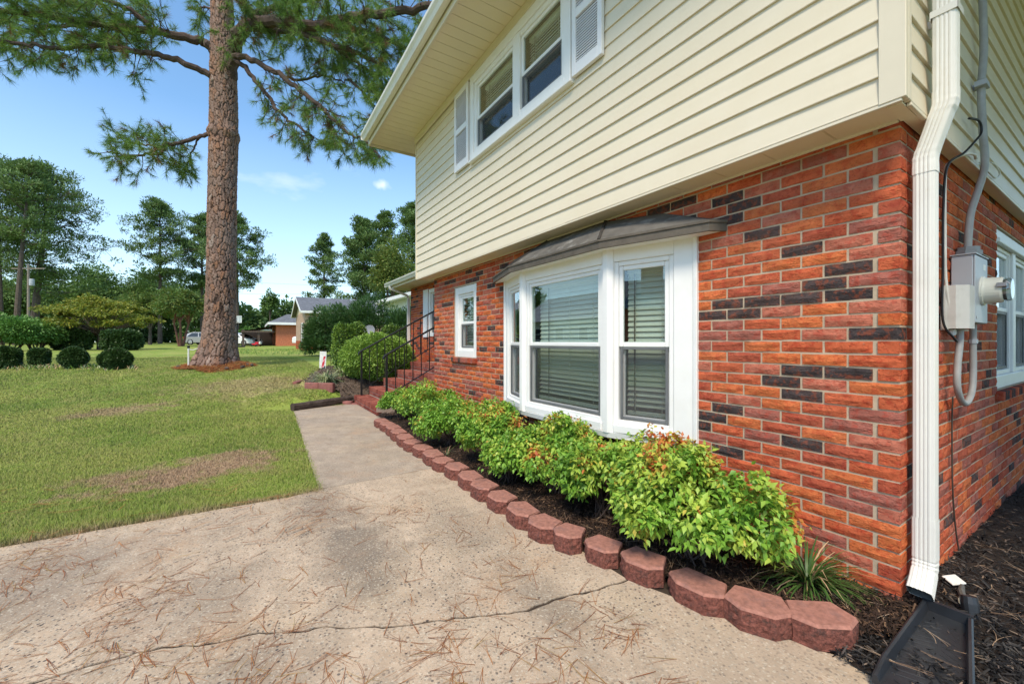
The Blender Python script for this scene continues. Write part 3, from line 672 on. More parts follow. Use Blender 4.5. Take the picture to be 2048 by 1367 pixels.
# soffit under the overhang: short vinyl panels with a moulding where they meet the brick
x = .045; st = .29
while x > -6.05:
    x0 = max(x-st+.004, -6.06); b = MB()
    b.prism([(-.213, 2.327), (-.020, 2.327), (-.020, 2.334), (-.213, 2.334)], (x0, 0, 0), (x-.004, 0, 0), (0, 1, 0), (0, 0, 1))
    b.prism([(-.213, 2.329), (-.020, 2.329), (-.020, 2.333), (-.213, 2.333)], (x-.0039, 0, 0), (x, 0, 0), (0, 1, 0), (0, 0, 1))
    b.build('soffit_panel', SOFFIT, house); x -= st
MB().bbox((-6.06, -.019, 2.316), (-.005, -.0055, 2.334), .002).build('soffit_moulding', TRIMC, house)
MB().bbox((-6.06, -.232, 2.318), (.06, -.2145, 2.334), .002).bbox((.055, -.15, 2.318), (.072, 6.2, 2.334), .002).build('starter_strip', TRIMC, house)
MB().box((.0065, -.0054, 2.322), (.054, 6.2, 2.330)).box((-.0, -.2, 2.3185), (.054, -.0056, 2.3265)).build('side_soffit', SOFFIT, house)
# main eave: planks, frieze, fascia, gutter
EY, EXL = -.84, -6.66
x = EXL + .02; w = .152
while x < 1.2:
    y1 = -.236 if x > -6.1 else .9
    MB().box((x+.003, EY, ZSO), (x+w-.003, y1, ZSO+.012)).build('soffit_plank', SOFFIT, house); x += w
MB().box((EXL, EY, ZSO+.005), (1.3, 6, ZSO+.02)).build('soffit_backing', M('soffit_gap', (.30, .24, .15), .8), house)
MB().bbox((-6.05, -.262, 4.59), (1.2, -.2325, ZSO-.002), .004).build('frieze_board', TRIMC, house)
MB().box((EXL-.02, EY-.024, ZSO-.03), (1.3, EY-.001, ZSO+.16)).box((EXL-.02, EY, ZSO-.03), (EXL+.002, 6, ZSO+.16)).build('fascia', TRIMC, house)
def gutter(parent, x0, x1, y, zt, m, dirn=1):
    pr_ = [(0, 0), (-.012*dirn, -.10), (-.075*dirn, -.10), (-.095*dirn, -.06), (-.120*dirn, -.028), (-.125*dirn, 0), (-.119*dirn, 0), (-.114*dirn, -.026), (-.09*dirn, -.056), (-.072*dirn, -.094), (-.016*dirn, -.094), (-.004*dirn, 0)]
    b = MB().prism(pr_, (x0, y, zt), (x1, y, zt), (0, 1, 0), (0, 0, 1))
    b.box((x0-.003, y-.118*dirn if dirn > 0 else y, zt-.095), (x0, y if dirn > 0 else y-.118*dirn, zt-.002))
    return b.build('gutter', m, parent)
gutter(house, EXL-.04, 1.3, EY-.026, ZSO+.145, GUTW)
hip = [(EXL-.05, EY-.06, ZSO+.17), (6, EY-.06, ZSO+.17), (6, 8.5, ZSO+.17), (EXL-.05, 8.5, ZSO+.17), (-2.4, 3.8, ZSO+2.1), (3, 3.8, ZSO+2.1)]
MB().add(hip, [(0,1,5,4), (1,2,5), (2,3,4,5), (3,0,4), (3,2,1,0)]).build('main_roof', SHING, house)

# windows ------------------------------------------------------------------
def frame4(b, x0, x1, z0, z1, w, y0, y1, r=.004, wb=None, wt=None):
    wb = w if wb is None else wb; wt = w if wt is None else wt
    b.bbox((x0, y0, z0), (x0+w, y1, z1), r); b.bbox((x1-w, y0, z0), (x1, y1, z1), r)
    b.bbox((x0+w+.0005, y0+.001, z0), (x1-w-.0005, y1, z0+wb), r); b.bbox((x0+w+.0005, y0+.001, z1-wt), (x1-w-.0005, y1, z1), r)
def double_hung(parent, Mx, x0, x1, z0, z1, zm, y=0, screen=True, dark=False):
    """upper and lower sash in a frame opening; local x along the wall, -y out"""
    b = MB(Mx); frame4(b, x0, x1, zm-.028, z1, .034, y+.022, y+.05); b.build('upper_sash', TRIMW, parent)
    b = MB(Mx); frame4(b, x0+.001, x1-.001, z0, zm+.012, .034, y+.051, y+.08, wt=.04); b.build('lower_sash', TRIMW, parent)
    MB(Mx).box((x0+.034, y+.036, zm+.008), (x1-.034, y+.040, z1-.034)).build('pane', PANE, parent)
    MB(Mx).box((x0+.034, y+.064, z0+.034), (x1-.034, y+.068, zm-.02)).build('pane', PANE, parent)
    if screen:
        b = MB(Mx); frame4(b, x0+.010, x1-.010, z0+.006, zm-.029, .020, y+.024, y+.034, .002); sc = b.build('screen_frame', SCRFR, parent); MB(Mx).box((x0+.03, y+.028, z0+.026), (x1-.03, y+.0285, zm-.049)).build('screen_mesh', SCREENM, sc if sc.parent.parent is None else parent)
def blind(Mx, x0, x1, z0, z1, y, label, pitch=.043, tilt=58, drop=0):
    c = Mx @ Vector(((x0+x1)/2, y, z0))
    t = thing('window_blind', c, label, 'blind', 'blinds in the house windows')
    me = None; n = int((z1-z0-.06-drop)/pitch); a = rad(tilt); W2 = .025
    for k in range(n):
        z = z1 - .05 - k*pitch; aa = a + random.uniform(-.05, .05) - (.5 if k > n-5 else 0)
        b = MB(Mx); dy, dz = math.cos(aa)*W2, math.sin(aa)*W2
        b.prism([(-dy, -dz), (dy, dz), (dy+.001, dz-.002), (0, -.0045), (-dy+.001, -dz-.002)], (x0, y, z), (x1, y, z), Mx_id_y, (0, 0, 1)); b.build('slat', BLIND, t)
    MB(Mx).bbox((x0, y-.025, z1-.045), (x1, y+.025, z1), .003).bbox((x0, y-.022, z1-.06-n*pitch-.03), (x1, y+.022, z1-.06-n*pitch), .003).build('rail', BLIND, t)
    b = MB(Mx)
    for q in ((.2, .8) if x1-x0 < .9 else (.18, .5, .82)):
        xx = x0 + (x1-x0)*q; b.box((xx-.0012, y-.031, z1-.06-n*pitch), (xx+.0012, y-.028, z1-.04))
    b.build('ladder_cord', BLIND, t)
    xx = x0 + (x1-x0)*.17; b = MB(Mx)
    b.box((xx, y-.030, z1-.06-n*pitch), (xx+.014, y-.029, z1-.05)); b.build('ladder_tape', CORD, t)
    return t
Mx_id_y = (0, 1, 0)
ID = Matrix.Identity(4)
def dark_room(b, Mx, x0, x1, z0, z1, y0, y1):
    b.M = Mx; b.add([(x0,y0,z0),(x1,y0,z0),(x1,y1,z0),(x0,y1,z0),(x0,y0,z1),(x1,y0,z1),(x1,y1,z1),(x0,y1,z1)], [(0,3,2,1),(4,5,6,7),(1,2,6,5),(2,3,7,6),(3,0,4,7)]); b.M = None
rooms = MB()
# upper twin window
U = Matrix.Translation((0, -.232, 0))
uw = MB(U); X0, X1, Z0, Z1 = -4.00, -1.995-.085, 3.545, 4.585
frame4(uw, X0, X1, Z0, Z1, .085, -.03, .05, wb=.07, wt=.10)
frame4(uw, X0+.0855, X1-.0855, Z0+.0705, Z1-.1005, .055, -.012, .05)
uw.bbox((-3.02, -.022, Z0+.071), (-2.885, .05, Z1-.101), .004)
uw.bbox((X0-.02, -.05, Z0-.03), (X1+.02, .02, Z0-.0005), .006)
upper = uw.build('twin_window', TRIMW, house)
double_hung(upper, U, -3.859, -3.021, Z0+.126, Z1-.156, 4.035, -.02)
double_hung(upper, U, -2.884, -2.221, Z0+.126, Z1-.156, 4.035, -.02)
dark_room(rooms, U, X0, X1, Z0, Z1, .10, 1.2)
blind(U, -3.80, -3.06, Z0+.5, Z1-.17, .10, 'lowered blind behind the left upper window of the house', .03)
blind(U, -2.85, -2.24, Z0+.5, Z1-.17, .10, 'lowered blind behind the right upper window of the house', .03)
def shutter(x0, x1, z0, z1, lab):
    b = MB(); y0, y1 = -.268, -.234; frame4(b, x0, x1, z0, z1, .048, y0, y1, .003, wb=.10, wt=.07); zm = (z0+z1)/2
    b.bbox((x0+.0485, y0+.001, zm-.035), (x1-.0485, y1, zm+.035), .003)
    s_ = b.build('shutter', SHUT, house); b = MB()
    z = z0+.11
    while z < z1-.085:
        if not zm-.055 < z < zm+.035:
            b.prism([(0, 0), (.022, .010), (.022, .016), (0, .008)], (x0+.049, y0+.006, z), (x1-.049, y0+.006, z), (0, 1, 0), (0, 0, 1))
        z += .0225
    b.build('louvre_slats', SHUT, s_, kind='stuff'); MB().box((x0+.03, y1-.008, z0+.05), (x1-.03, y1-.001, z1-.05)).build('backing', CORD, s_)
shutter(-4.46, -4.05, 3.545, 4.585, ''); shutter(-2.055, -1.70, 3.545, 4.585, '')

# bay window: three angled bays under a brown roof
A, B_, C_, D_ = Vector((-3.57, 0, 0)), Vector((-2.90, -.205, 0)), Vector((-1.70, -.205, 0)), Vector((-1.06, 0, 0))
ZB0, ZB1 = .57, 2.005
bw = MB()
def seg(P, Q):
    d = (Q-P).normalized(); n = Vector((d.y, -d.x, 0)); return Matrix(((d.x, -n.x, 0, P.x), (d.y, -n.y, 0, P.y), (0, 0, 1, 0), (0, 0, 0, 1))), (Q-P).length
for P, Q, lw, rw in ((A, B_, .10, .055), (B_, C_, .055, .055), (C_, D_, .055, .155)):
    Ms, L = seg(P, Q); bw.M = Ms
    bw.bbox((0, -.002, ZB0), (lw, .10, ZB1), .005); bw.bbox((L-rw, -.002, ZB0), (L, .10, ZB1), .005)
    bw.bbox((lw+.0005, 0, ZB1-.10), (L-rw-.0005, .10, ZB1), .005); bw.bbox((lw+.0005, -.012, ZB0), (L-rw-.0005, .10, ZB0+.065), .006)
    frame4(bw, lw+.0005, L-rw-.0005, ZB0+.0655, ZB1-.1005, .035, .012, .10)
bw.M = None
for P in (B_, C_):                                     # mullion posts at the two angles
    bw.prism([(math.cos(a)*.058, math.sin(a)*.058) for a in [math.pi*(k+.5)/4 for k in range(8)]], P+Vector((0,.03,ZB0-.004)), P+Vector((0,.03,ZB1-.001)), (1,0,0), (0,1,0))
bw.bbox((-1.075, -.02, ZB0-.01), (-1.045, .03, ZB1), .004); bw.bbox((-3.585, -.02, ZB0-.01), (-3.555, .03, ZB1), .004)
bw.add([(-3.6,.06,ZB0-.045),(-2.91,-.215,ZB0-.045),(-1.69,-.215,ZB0-.045),(-1.03,.06,ZB0-.045),(-3.6,.06,ZB0-.001),(-2.91,-.225,ZB0-.001),(-1.69,-.225,ZB0-.001),(-1.03,.06,ZB0-.001)],
       [(3,2,1,0),(4,5,6,7),(0,1,5,4),(1,2,6,5),(2,3,7,6),(3,0,4,7)])
bay = bw.build('bay_window', TRIMW, house)
ZM = 1.268
for P, Q, lw, rw, nm in ((A, B_, .135, .09, 'narrow left'), (B_, C_, .09, .09, 'wide middle'), (C_, D_, .09, .19, 'right')):
    Ms, L = seg(P, Q)
    double_hung(bay, Ms, lw+.001, L-rw-.001, ZB0+.101, ZB1-.136, ZM, .0)
    blind(Ms, lw+.02, L-rw-.02, ZB0+.125, ZB1-.14, .155, 'closed white slatted blind behind the %s pane of the bay window' % nm, .043, 68)
    dark_room(rooms, Ms, .02, L-.02, ZB0, ZB1, .22, .9)
# bay roof
ov = [(-3.79, -.02), (-3.70, -.10), (-2.96, -.335), (-1.66, -.335), (-.90, -.105), (-.845, -.0)]
zf0, zf1 = 1.995, 2.062
rb = MB(); zz = 2.235
low = [(x, y, zf1) for x, y in ov]; ridge = [(-3.35, -.0, zz), (-2.72, -.02, zz+.075), (-1.90, -.02, zz+.075), (-1.33, 0, zz)]
rb.add(low + ridge, [(0,1,6), (1,2,7,6), (2,3,8,7), (3,4,9,8), (4,5,9)])
rb.M = None
roof = rb.build('bay_roof', BRONZE, house)
b = MB()
for (x0, y0), (x1, y1) in zip(ov, ov[1:]):
    P, Q = Vector((x0,y0,0)), Vector((x1,y1,0)); Ms, L = seg(P, Q); b.M = Ms; b.box((0, 0, zf0), (L, .022, zf1-.014)); b.box((-.004, -.008, zf1-.0138), (L+.004, .022, zf1+.003)); b.M = None
b.build('fascia_board', BRONZE2, roof)
HIPM = M('hip_cap_dark', (.035, .03, .026), .7, .2, 12)
for i, j in ((2, 7), (3, 8)): MB().bar(Vector((low+ridge)[i])+Vector((0,0,.006)), Vector((low+ridge)[j])+Vector((0,0,.006)), .022, .012).build('hip_cap', HIPM, roof)
MB().add([(x, y+.0, zf0+.004) for x, y in ov] + [(x, .0, zf0+.004) for x in (-3.8, -.84)], [(0,1,2,3,4,5)]).build('roof_soffit', TRIMW, roof)

# small window by the steps, recessed into the brick
SW_ = Matrix.Translation((0, .03, 0)); b = MB(SW_); x0, x1, z0, z1 = WIN
frame4(b, x0+.003, x1-.003, z0+.003, z1-.003, .105, -.012, .08, .005, wb=.10); frame4(b, x0+.1085, x1-.1085, z0+.1035, z1-.1085, .03, .010, .08)
sm = b.build('side_light_window', TRIMW, house)
double_hung(sm, SW_, x0+.139, x1-.139, z0+.134, z1-.139, 1.565, .0)
blind(SW_, x0+.16, x1-.16, z0+.16, z1-.15, .13, 'closed white blind behind the small window by the steps', .043, 62)
dark_room(rooms, SW_, x0, x1, z0, z1, .2, .8)
sill = None
for k in range(10):                                    # rowlock sill
    xx = x0-.04 + k*.0795; r = Matrix.Translation((xx, -.035, z0-.072)) @ Matrix.Rotation(rad(0), 4, 'X')
    b = MB(r); b.bbox((0, 0, 0), (.070, .10, .069), .004); b.build('sill_brick', MBR[random.choice((1,2,3,5,4))], sm)
# wide window on the side wall
M2 = Matrix(((0, -1, 0, -.03), (1, 0, 0, 0), (0, 0, 1, 0), (0, 0, 0, 1)))
b = MB(M2); y0, y1, z0, z1 = SWIN
frame4(b, y0+.003, y1-.003, z0+.003, z1-.003, .10, -.012, .08, .005); b.bbox((y0+.1, -.028, z1-.11), (y1-.1, .0, z1-.075), .004); ym = (y0+y1)/2
b.bbox((ym-.06, -.005, z0+.1035), (ym+.06, .08, z1-.1035), .005)
frame4(b, y0+.1035, ym-.0605, z0+.1035, z1-.1035, .035, .012, .08); frame4(b, ym+.0605, y1-.1035, z0+.1035, z1-.1035, .035, .012, .08)
sidew = b.build('side_window', TRIMW, house)
for a, c, nm in ((y0+.139, ym-.096, 'nearer'), (ym+.096, y1-.139, 'farther')):
    double_hung(sidew, M2, a, c, z0+.139, z1-.139, 1.56); blind(M2, a+.02, c-.02, z0+.16, z1-.15, .15, 'white blind behind the %s half of the side wall window' % nm, .043, 62)
dark_room(rooms, M2, y0, y1, z0, z1, .22, .9)
for k in range(23):
    yy = y0-.045 + k*.0795; bb = MB(); bb.bbox((-.06, yy, z0-.072), (.038, yy+.070, z0-.003), .004); bb.build('sill_brick', MBR[random.choice((1,2,3,5,4))], sidew)
rooms.build('interior', DARKIN, house)

# ------------------------------------------------------------------ recessed wing beyond the steps
WY = 1.3
def brickwork(name, parent, O, ax, L, z0, z1, holes=(), mats=MBR, step=1):
    V, F_, MI = [], [], []; ax = Vector(ax); nrm = Vector((ax.y, -ax.x, 0)); M_ = Matrix(((ax.x, -nrm.x, 0, O[0]), (ax.y, -nrm.y, 0, O[1]), (0,0,1,0), (0,0,0,1)))
    k = 0
    while z0 + k*BM < z1:
        z = z0 + k*BM; x = -(k % 2)*.106
        while x < L:
            for s0, s1 in rects_cut(max(0, x), min(L, x+BL), z, holes):
                v, f = MB().box((s0, 0, z), (s1, .02, z+BH)).v, [(0,1,5,4), (3,0,4,7), (1,2,6,5), (4,5,6,7), (0,3,2,1)]
                o = len(V); V += [tuple(M_ @ (Vector(q)+Vector((0, random.uniform(-.002,.002), 0)))) for q in v]; F_ += [tuple(i+o for i in ff) for ff in f]; MI += [random.choice(PICK)]*5
            x += BL + .0095
        k += 1
    me = bpy.data.meshes.new(name); me.from_pydata(V, [], F_)
    for m in mats: me.materials.append(m)
    me.polygons.foreach_set('material_index', MI); me.update(); return link(name, me, parent, 'stuff')
WW = (1.42, 2.35, 1.42, 2.62)                          # window opening, from the wing's left end
wx = -10.85
wb = wall_boxes(wx, -5.9, -.1, 2.95, [(wx+WW[0], wx+WW[1], WW[2], WW[3])], lambda b, a, c, s0, s1: b.box((a, WY+.008, s0), (c, WY+.15, s1)))
wing = wb.build('wing_wall', MORTAR, house)
brickwork('brickwork', wing, (wx, WY), (1, 0, 0), 5.0, .2, 2.9, [WW])
MB().box((wx, WY+.15, 0), (wx+.12, 7, 2.95)).build('wing_end_wall', MBR[1], house)
Mw = Matrix.Translation((wx, WY+.04, 0)); b = MB(Mw); frame4(b, WW[0], WW[1], WW[2], WW[3], .09, -.05, .08); ww_ = b.build('wing_window', TRIMW, house)
double_hung(ww_, Mw, WW[0]+.09, WW[1]-.09, WW[2]+.09, WW[3]-.09, 2.05, -.02)
MB(Mw).box((WW[0], .1, WW[2]), (WW[1], .12, WW[3])).build('wing_interior', DARKIN, house)
b = MB(); frame4(b, wx+WW[0]-.36, wx+WW[0]-.02, WW[2]-.02, WW[3]+.02, .04, WY-.03, WY-.003, wb=.08); b.box((wx+WW[0]-.33, WY-.02, WW[2]+.03), (wx+WW[0]-.05, WY-.006, WW[3])); b.build('shutter', SHUT, house)
MB().box((wx-.35, .80, 2.79), (-6.06, WY+.05, 2.80)).build('wing_soffit', SOFFIT, house)
MB().box((wx-.35, .775, 2.77), (-6.06, .799, 2.92)).box((wx-.37, .775, 2.77), (wx-.351, 5, 2.92)).build('wing_fascia', TRIMC, house)
gutter(house, wx-.37, -6.06, .774, 2.93, GUTW)
MB().add([(wx-.4,.65,2.93),(-6.06,.65,2.93),(-6.06,4.2,4.2),(wx+2.6,4.2,4.2),(wx-.4,7.5,2.93)], [(0,1,2,3),(0,3,4)]).build('wing_roof', SHING, house)
wd = MB(); P = [(wx-.02, .70, 2.84), (wx-.02, .72, 2.76), (wx-.02, WY-.10, 2.60), (wx-.02, WY-.06, 2.5), (wx-.02, WY-.06, .35)]
for p, q in zip(P, P[1:]): wd.bar(p, q, .075, .055)
tag(wd.build('wing_downspout', GUTW), 'slim white downspout at the far corner of the brick wing', 'downspout')

# ------------------------------------------------------------------ brick steps and iron railings
steps = thing('brick_steps', (-7.5, 0, 0), 'red brick steps climbing beside the house wall to the front door', 'steps')
RISE, RUN, SX0, SX1, SY = .167, .30, -8.40, -6.60, -.75
core = MB(); tops = []
for k in range(5):
    y0 = SY + RUN*k; zt = RISE*(k+1); y1 = WY if k == 4 else y0+RUN+.02
    xr = SX1 if k < 2 else -5.9
    core.box((SX0+.01, y0+.012, -.1 if k == 0 else zt-RISE-.05), (xr-.01, y1, zt-.10))
    core.box((SX0+.012, y0+.004+.004, zt-.099), (xr-.012, y1+.002, zt-.012))
core.build('step_core', M('step_mortar', (.36, .27, .22), .95, .15, 12), steps)
STEPM = [BRICK('step_brick_red', (.25, .068, .048), (.18, .06, .05)), BRICK('step_brick_rose', (.30, .10, .072), (.2, .06, .05)), BRICK('step_brick_dark', (.18, .048, .037))]
RWM = {}
def rowlock(i, m, dims):
    if (i, m, dims) not in RWM:
        b = MB(); r = random.Random(i); j = lambda: r.uniform(-.0015, .0015)
        b.bbox((0+j(), 0+j(), 0), (dims[0]+j(), dims[1], dims[2]+j()), .005)
        me = bpy.data.meshes.new('brick'); me.from_pydata(b.v, [], b.f); me.materials.append(STEPM[m]); me.update(); RWM[i, m, dims] = me
    return RWM[i, m, dims]
cnt = 0
for k in range(5):
    y0 = SY + RUN*k; zt = RISE*(k+1); xr = SX1 if k < 2 else -5.9; x = SX0
    while x + .068 < xr + .01:
        me = rowlock(cnt % 4, random.choice((0,0,1,1,2)), (.0655, .20, .095))
        o = link('brick', me, steps); o.matrix_basis = Matrix.Translation((x, y0, zt-.095)); cnt += 1; x += .0775
    x = SX0
    while x + .1 < xr:                                  # flat course behind the nosing and the riser course below it
        me = rowlock(cnt % 4, random.choice((0,1,2)), (min(.2032, xr-x), .085, .056)); o = link('brick', me, steps)
        o.matrix_basis = Matrix.Translation((x, y0+.209, zt-.058)); x += .2127; cnt += 1
    x = SX0; c0 = k % 2
    while x < xr - .03:
        L = min(.0968 if (x == SX0 and c0) else .2032, xr-x)
        me = rowlock(cnt % 4, random.choice((0,1,2,2)), (round(L,3), .085, .056)); o = link('brick', me, steps)
        o.matrix_basis = Matrix.Translation((x, y0+.006, zt-.161)); x += L+.0095; cnt += 1
    # right-hand ends seen from the walk
    if k in (0, 1, 2):
        for q in range(2):
            pass
def railing(x, y0, z0, label, flip):
    t = thing('iron_railing', (x, y0, z0), label, 'railing', 'black iron railings of the front steps')
    y1 = y0 + 1.92; sl = RISE/RUN; hgt_ = .93 if flip == 0 else .875
    zf = lambda y: z0 + max(0, (y-y0))*sl
    MB().bar((x, y0, z0-.02), (x, y0, z0+hgt_), .034).build('post', BLACK, t)
    MB().bar((x, y1, zf(y1)-.3), (x, y1, zf(y1)+hgt_), .034).build('post', BLACK, t)
    MB().tube([(x, y0-.05, z0+hgt_-.075), (x, y0-.058, z0+hgt_-.05), (x, y0-.045, z0+hgt_-.02), (x, y0-.015, z0+hgt_+.005), (x, y1, zf(y1)+hgt_+.012)], .018, 8).build('handrail', BLACK, t)
    MB().bar((x, y0, z0+.14), (x, y1, zf(y1)+.14), .022, .016).build('bottom_rail', BLACK, t)
    n = 12
    for k in range(1, n):
        y = y0 + (y1-y0)*k/n; MB().bar((x, y, zf(y)+.14), (x, y, zf(y)+hgt_), .014).build('baluster', BLACK, t)
    return t
railing(-8.30, -.62, .15, 'black iron railing on the lawn side of the brick steps', 0)
railing(-6.72, -.54, .167, 'black iron railing on the shrub side of the brick steps', 1)
b = MB(); b.lathe([(.0,0),(.035,.0),(.045,.03),(.045,.07),(.02,.09),(.012,.12),(0,.12)], (-6.3, .35, .667), 10)
tag(b.build('blue_jar', M('blue_glaze', (.012,.018,.06), .25)), 'small dark blue jar standing on the brick steps', 'jar')

# ------------------------------------------------------------------ edging blocks along the bed
def edging(i, P, Q, label):
    P, Q = Vector((*P, 0)), Vector((*Q, 0)); L = (Q-P).length - .018; d = (Q-P).normalized(); n = Vector((-d.y, d.x, 0)); c = (P+Q)/2
    r = random.Random(i*7+1); h = .105 + r.uniform(-.006, .006); dep = .185; a = L/2
    M_ = Matrix(((d.x, n.x, 0, c.x), (d.y, n.y, 0, c.y), (0,0,1,.001), (0,0,0,1))) @ Matrix.Rotation(r.gauss(0,.03), 4, 'Z') @ Matrix.Rotation(r.gauss(0,.012), 4, 'X')
    out = [(-a, .062), (-a*.5, .004), (a*.5, .004), (a, .062), (a*.72, dep), (-a*.72, dep)]
    t = thing('edging_block', c, label, 'edging block', 'red edging blocks along the shrub bed')
    # smooth cap
    b = MB(M_); ch = .011
    ins = [(x*(1-.035), y+(.010 if y < .1 else -.010)) for x, y in out]
    v = [(x, y, h-ch) for x, y in out] + [(x, y, h) for x, y in ins]
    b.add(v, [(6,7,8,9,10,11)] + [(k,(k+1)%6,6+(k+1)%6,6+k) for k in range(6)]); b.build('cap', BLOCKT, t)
    # split, rough face: fine jittered grid round the sides
    b = MB(M_); pts = []
    for k in range(6):
        p, q = out[k], out[(k+1)%6]; m = 9 if k == 1 else 5 if k in (0, 2) else 2
        for u in range(m): pts.append((p[0]+(q[0]-p[0])*u/m, p[1]+(q[1]-p[1])*u/m, k < 3))
    N = len(pts); rows = 6; v = []
    for j in range(rows):
        for (x, y, ro) in pts:
            jj = r.uniform(-.006, .004) if ro and 0 < j < rows-1 else (r.uniform(-.002,.002) if ro and j == rows-1 else 0)
            rr = math.hypot(x, y-.09) or 1; k_ = 1 + jj/rr
            v.append((x*k_, .09+(y-.09)*k_ - (.004*math.sin(j/(rows-1)*math.pi) if ro else 0), (h-ch-.0002)*j/(rows-1)))
    f = [(j*N+k, j*N+(k+1)%N, (j+1)*N+(k+1)%N, (j+1)*N+k) for j in range(rows-1) for k in range(N)]
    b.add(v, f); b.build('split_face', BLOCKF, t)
ORD = ['last','second','third','fourth','fifth','sixth','seventh','eighth','ninth','tenth','eleventh','twelfth','thirteenth','fourteenth','fifteenth','sixteenth','seventeenth','eighteenth','nineteenth','twentieth']
for i in range(21):
    n_ = 20 - i
    if n_ == 0: lb = 'brick red edging block nearest to the black splash tray, ending the row'
    elif n_ <= 11: lb = 'brick red edging block, %s from the black splash tray' % ORD[n_]
    elif i == 0: lb = 'brick red edging block touching the bottom brick step'
    else: lb = 'brick red edging block, %s from the brick steps' % ORD[i]
    edging(i, BLK[i], BLK[i+1], lb)

# ------------------------------------------------------------------ downspout, meter, cables, tray
def rect_tube(b, P, w, d, rib=True, mi=0):
    """corrugated rectangular pipe along points P; w along x, d along y; ribs on the face towards -y"""
    prof = []
    m = 4
    for k in range(m):                                  # front face with raised flutes
        x0 = -w/2 + w*.14 + w*.72*k/m
        prof += [(x0, -d/2), (x0+w*.72/m*.25, -d/2-.0020), (x0+w*.72/m*.6, -d/2-.0020), (x0+w*.72/m*.85, -d/2)]
    prof = [(-w/2, -d/2+.008), (-w/2+.004, -d/2+.002)] + prof + [(w/2-.004, -d/2+.002), (w/2, -d/2+.008)]
    for k in range(3):
        y0 = -d/2 + d*.2 + d*.6*k/3; prof += [(w/2, y0), (w/2+.0018, y0+d*.06), (w/2+.0018, y0+d*.12), (w/2, y0+d*.17)]
    prof += [(w/2, d/2-.006), (w/2-.006, d/2), (-w/2+.006, d/2), (-w/2, d/2-.006)]
    n = len(prof); v = []
    for q in P:
        c, sc = Vector(q[:3]), (q[3] if len(q) > 3 else 1); tl = q[4] if len(q) > 4 else 0
        for x, y in prof: v.append(c + Vector((x*sc, y*sc*math.cos(tl), y*sc*math.sin(tl))))
    f = [(i*n+k, i*n+(k+1)%n, (i+1)*n+(k+1)%n, (i+1)*n+k) for i in range(len(P)-1) for k in range(n)]
    b.add(v, f, mi)
ds = thing('downspout', (.06, .09, .1), 'cream white corrugated downspout at the corner of the brick house', 'downspout')
LX, UX, DY = .062, .130, .095
b = MB(); rect_tube(b, [(UX, DY, z) for z in (2.40, 3.2, 5.2)], .080, .070); b.build('upper_pipe', GUTW, ds)
el = [(UX, DY, 2.43, 1.035), (UX, DY, 2.405, 1.035), (UX, DY, 2.39, 1.02), (UX, DY, 2.375, 1.035), (UX-.003, DY, 2.362, 1.02), (UX-.007, DY, 2.345, 1.03), (UX-.014, DY, 2.33, 1.01),
      (LX+.012, DY, 2.19, 1.0), (LX+.006, DY, 2.172, 1.03), (LX+.003, DY, 2.157, 1.01), (LX, DY, 2.143, 1.03), (LX, DY, 2.128, 1.01), (LX, DY, 2.10, 1.03), (LX, DY, 2.07, 1.03)]
b = MB(); rect_tube(b, el, .080, .070); b.build('offset_elbow', GUTW, ds)
b = MB(); rect_tube(b, [(LX, DY, z) for z in (2.09, 1.2, .42, .24)], .078, .068); b.build('lower_pipe', GUTW, ds)
sh = []
for k in range(7): sh += [(LX, DY-.0005*k*k, .262-k*.011, 1.045 if k % 2 == 0 else 1.0, -.09*k)]
sh += [(LX, DY-.045, .16, 1.05, -.72), (LX, DY-.085, .118, 1.08, -.80)]
b = MB(); rect_tube(b, [(LX, DY, .45, 1.04)] + [(LX, DY, .28, 1.04)] + sh, .080, .072); b.build('shoe', GUTW, ds)
b = MB(); rect_tube(b, [(LX, DY-.046, .163, .93, -.72), (LX, DY-.0862, .1185, .97, -.80)], .080, .072); b.build('shoe_lining', M('shoe_inside', (.10, .10, .095), .6), ds)
b = MB()
for z in (2.77,):
    b.box((UX-.043, DY-.0405, z), (UX+.046, DY-.0385, z+.03)); b.box((UX-.045, DY-.0405, z-.01), (UX-.043, DY+.05, z+.028)); b.box((UX+.0445, DY-.0405, z), (UX+.0465, DY+.06, z+.03)); b.box((UX-.075, DY+.02, z-.012), (UX-.0455, DY+.03, z+.024))
b.build('strap', GUTW, ds)

mt = thing('electric_meter', (.05, 1.0, 1.38), 'grey electric meter box with a round meter on the brick side wall', 'electric meter')
b = MB(); b.bbox((.004, .843, 1.385), (.092, 1.155, 1.775), .004); b.build('box', GREYMET, mt)
b = MB(); b.bbox((.0925, .846, 1.388), (.100, 1.152, 1.772), .003); b.box((.002, .835, 1.7755), (.104, 1.16, 1.781)); b.build('cover', GREYMET, mt)
MB().box((.1002, 1.04, 1.70), (.1008, 1.10, 1.735)).build('sticker', WPLAST, mt)
MB().box((.1002, .87, 1.41), (.103, .882, 1.425)).build('latch', STEEL, mt)
MC = (.100, 1.01, 1.575); AXX = (1, 0, 0)
b = MB(); b.lathe([(.084, 0), (.084, .010), (.077, .012), (.075, .02), (.073, .075), (.068, .085)], MC, 28, AXX); b.build('meter_ring', METERW, mt, smooth=False)
b = MB(); b.lathe([(.066, .0855), (.064, .108), (.056, .115), (.0, .116)], MC, 28, AXX); b.build('glass_dome', GLASS('meter_glass', (.8, .85, .85), .12), mt)
b = MB(); b.lathe([(.060, .0862), (.060, .098), (0, .099)], MC, 20, AXX); b.build('dial', M('meter_dial', (.14, .14, .14), .4, .5, 60), mt)
b = MB(); b.bbox((.165, .925, 1.585), (.205, .945, 1.61), .003); b.tube([(.20, .935, 1.615), (.215, .93, 1.60), (.213, .932, 1.575), (.203, .935, 1.57)], .004, 6); b.build('padlock', STEEL, mt)
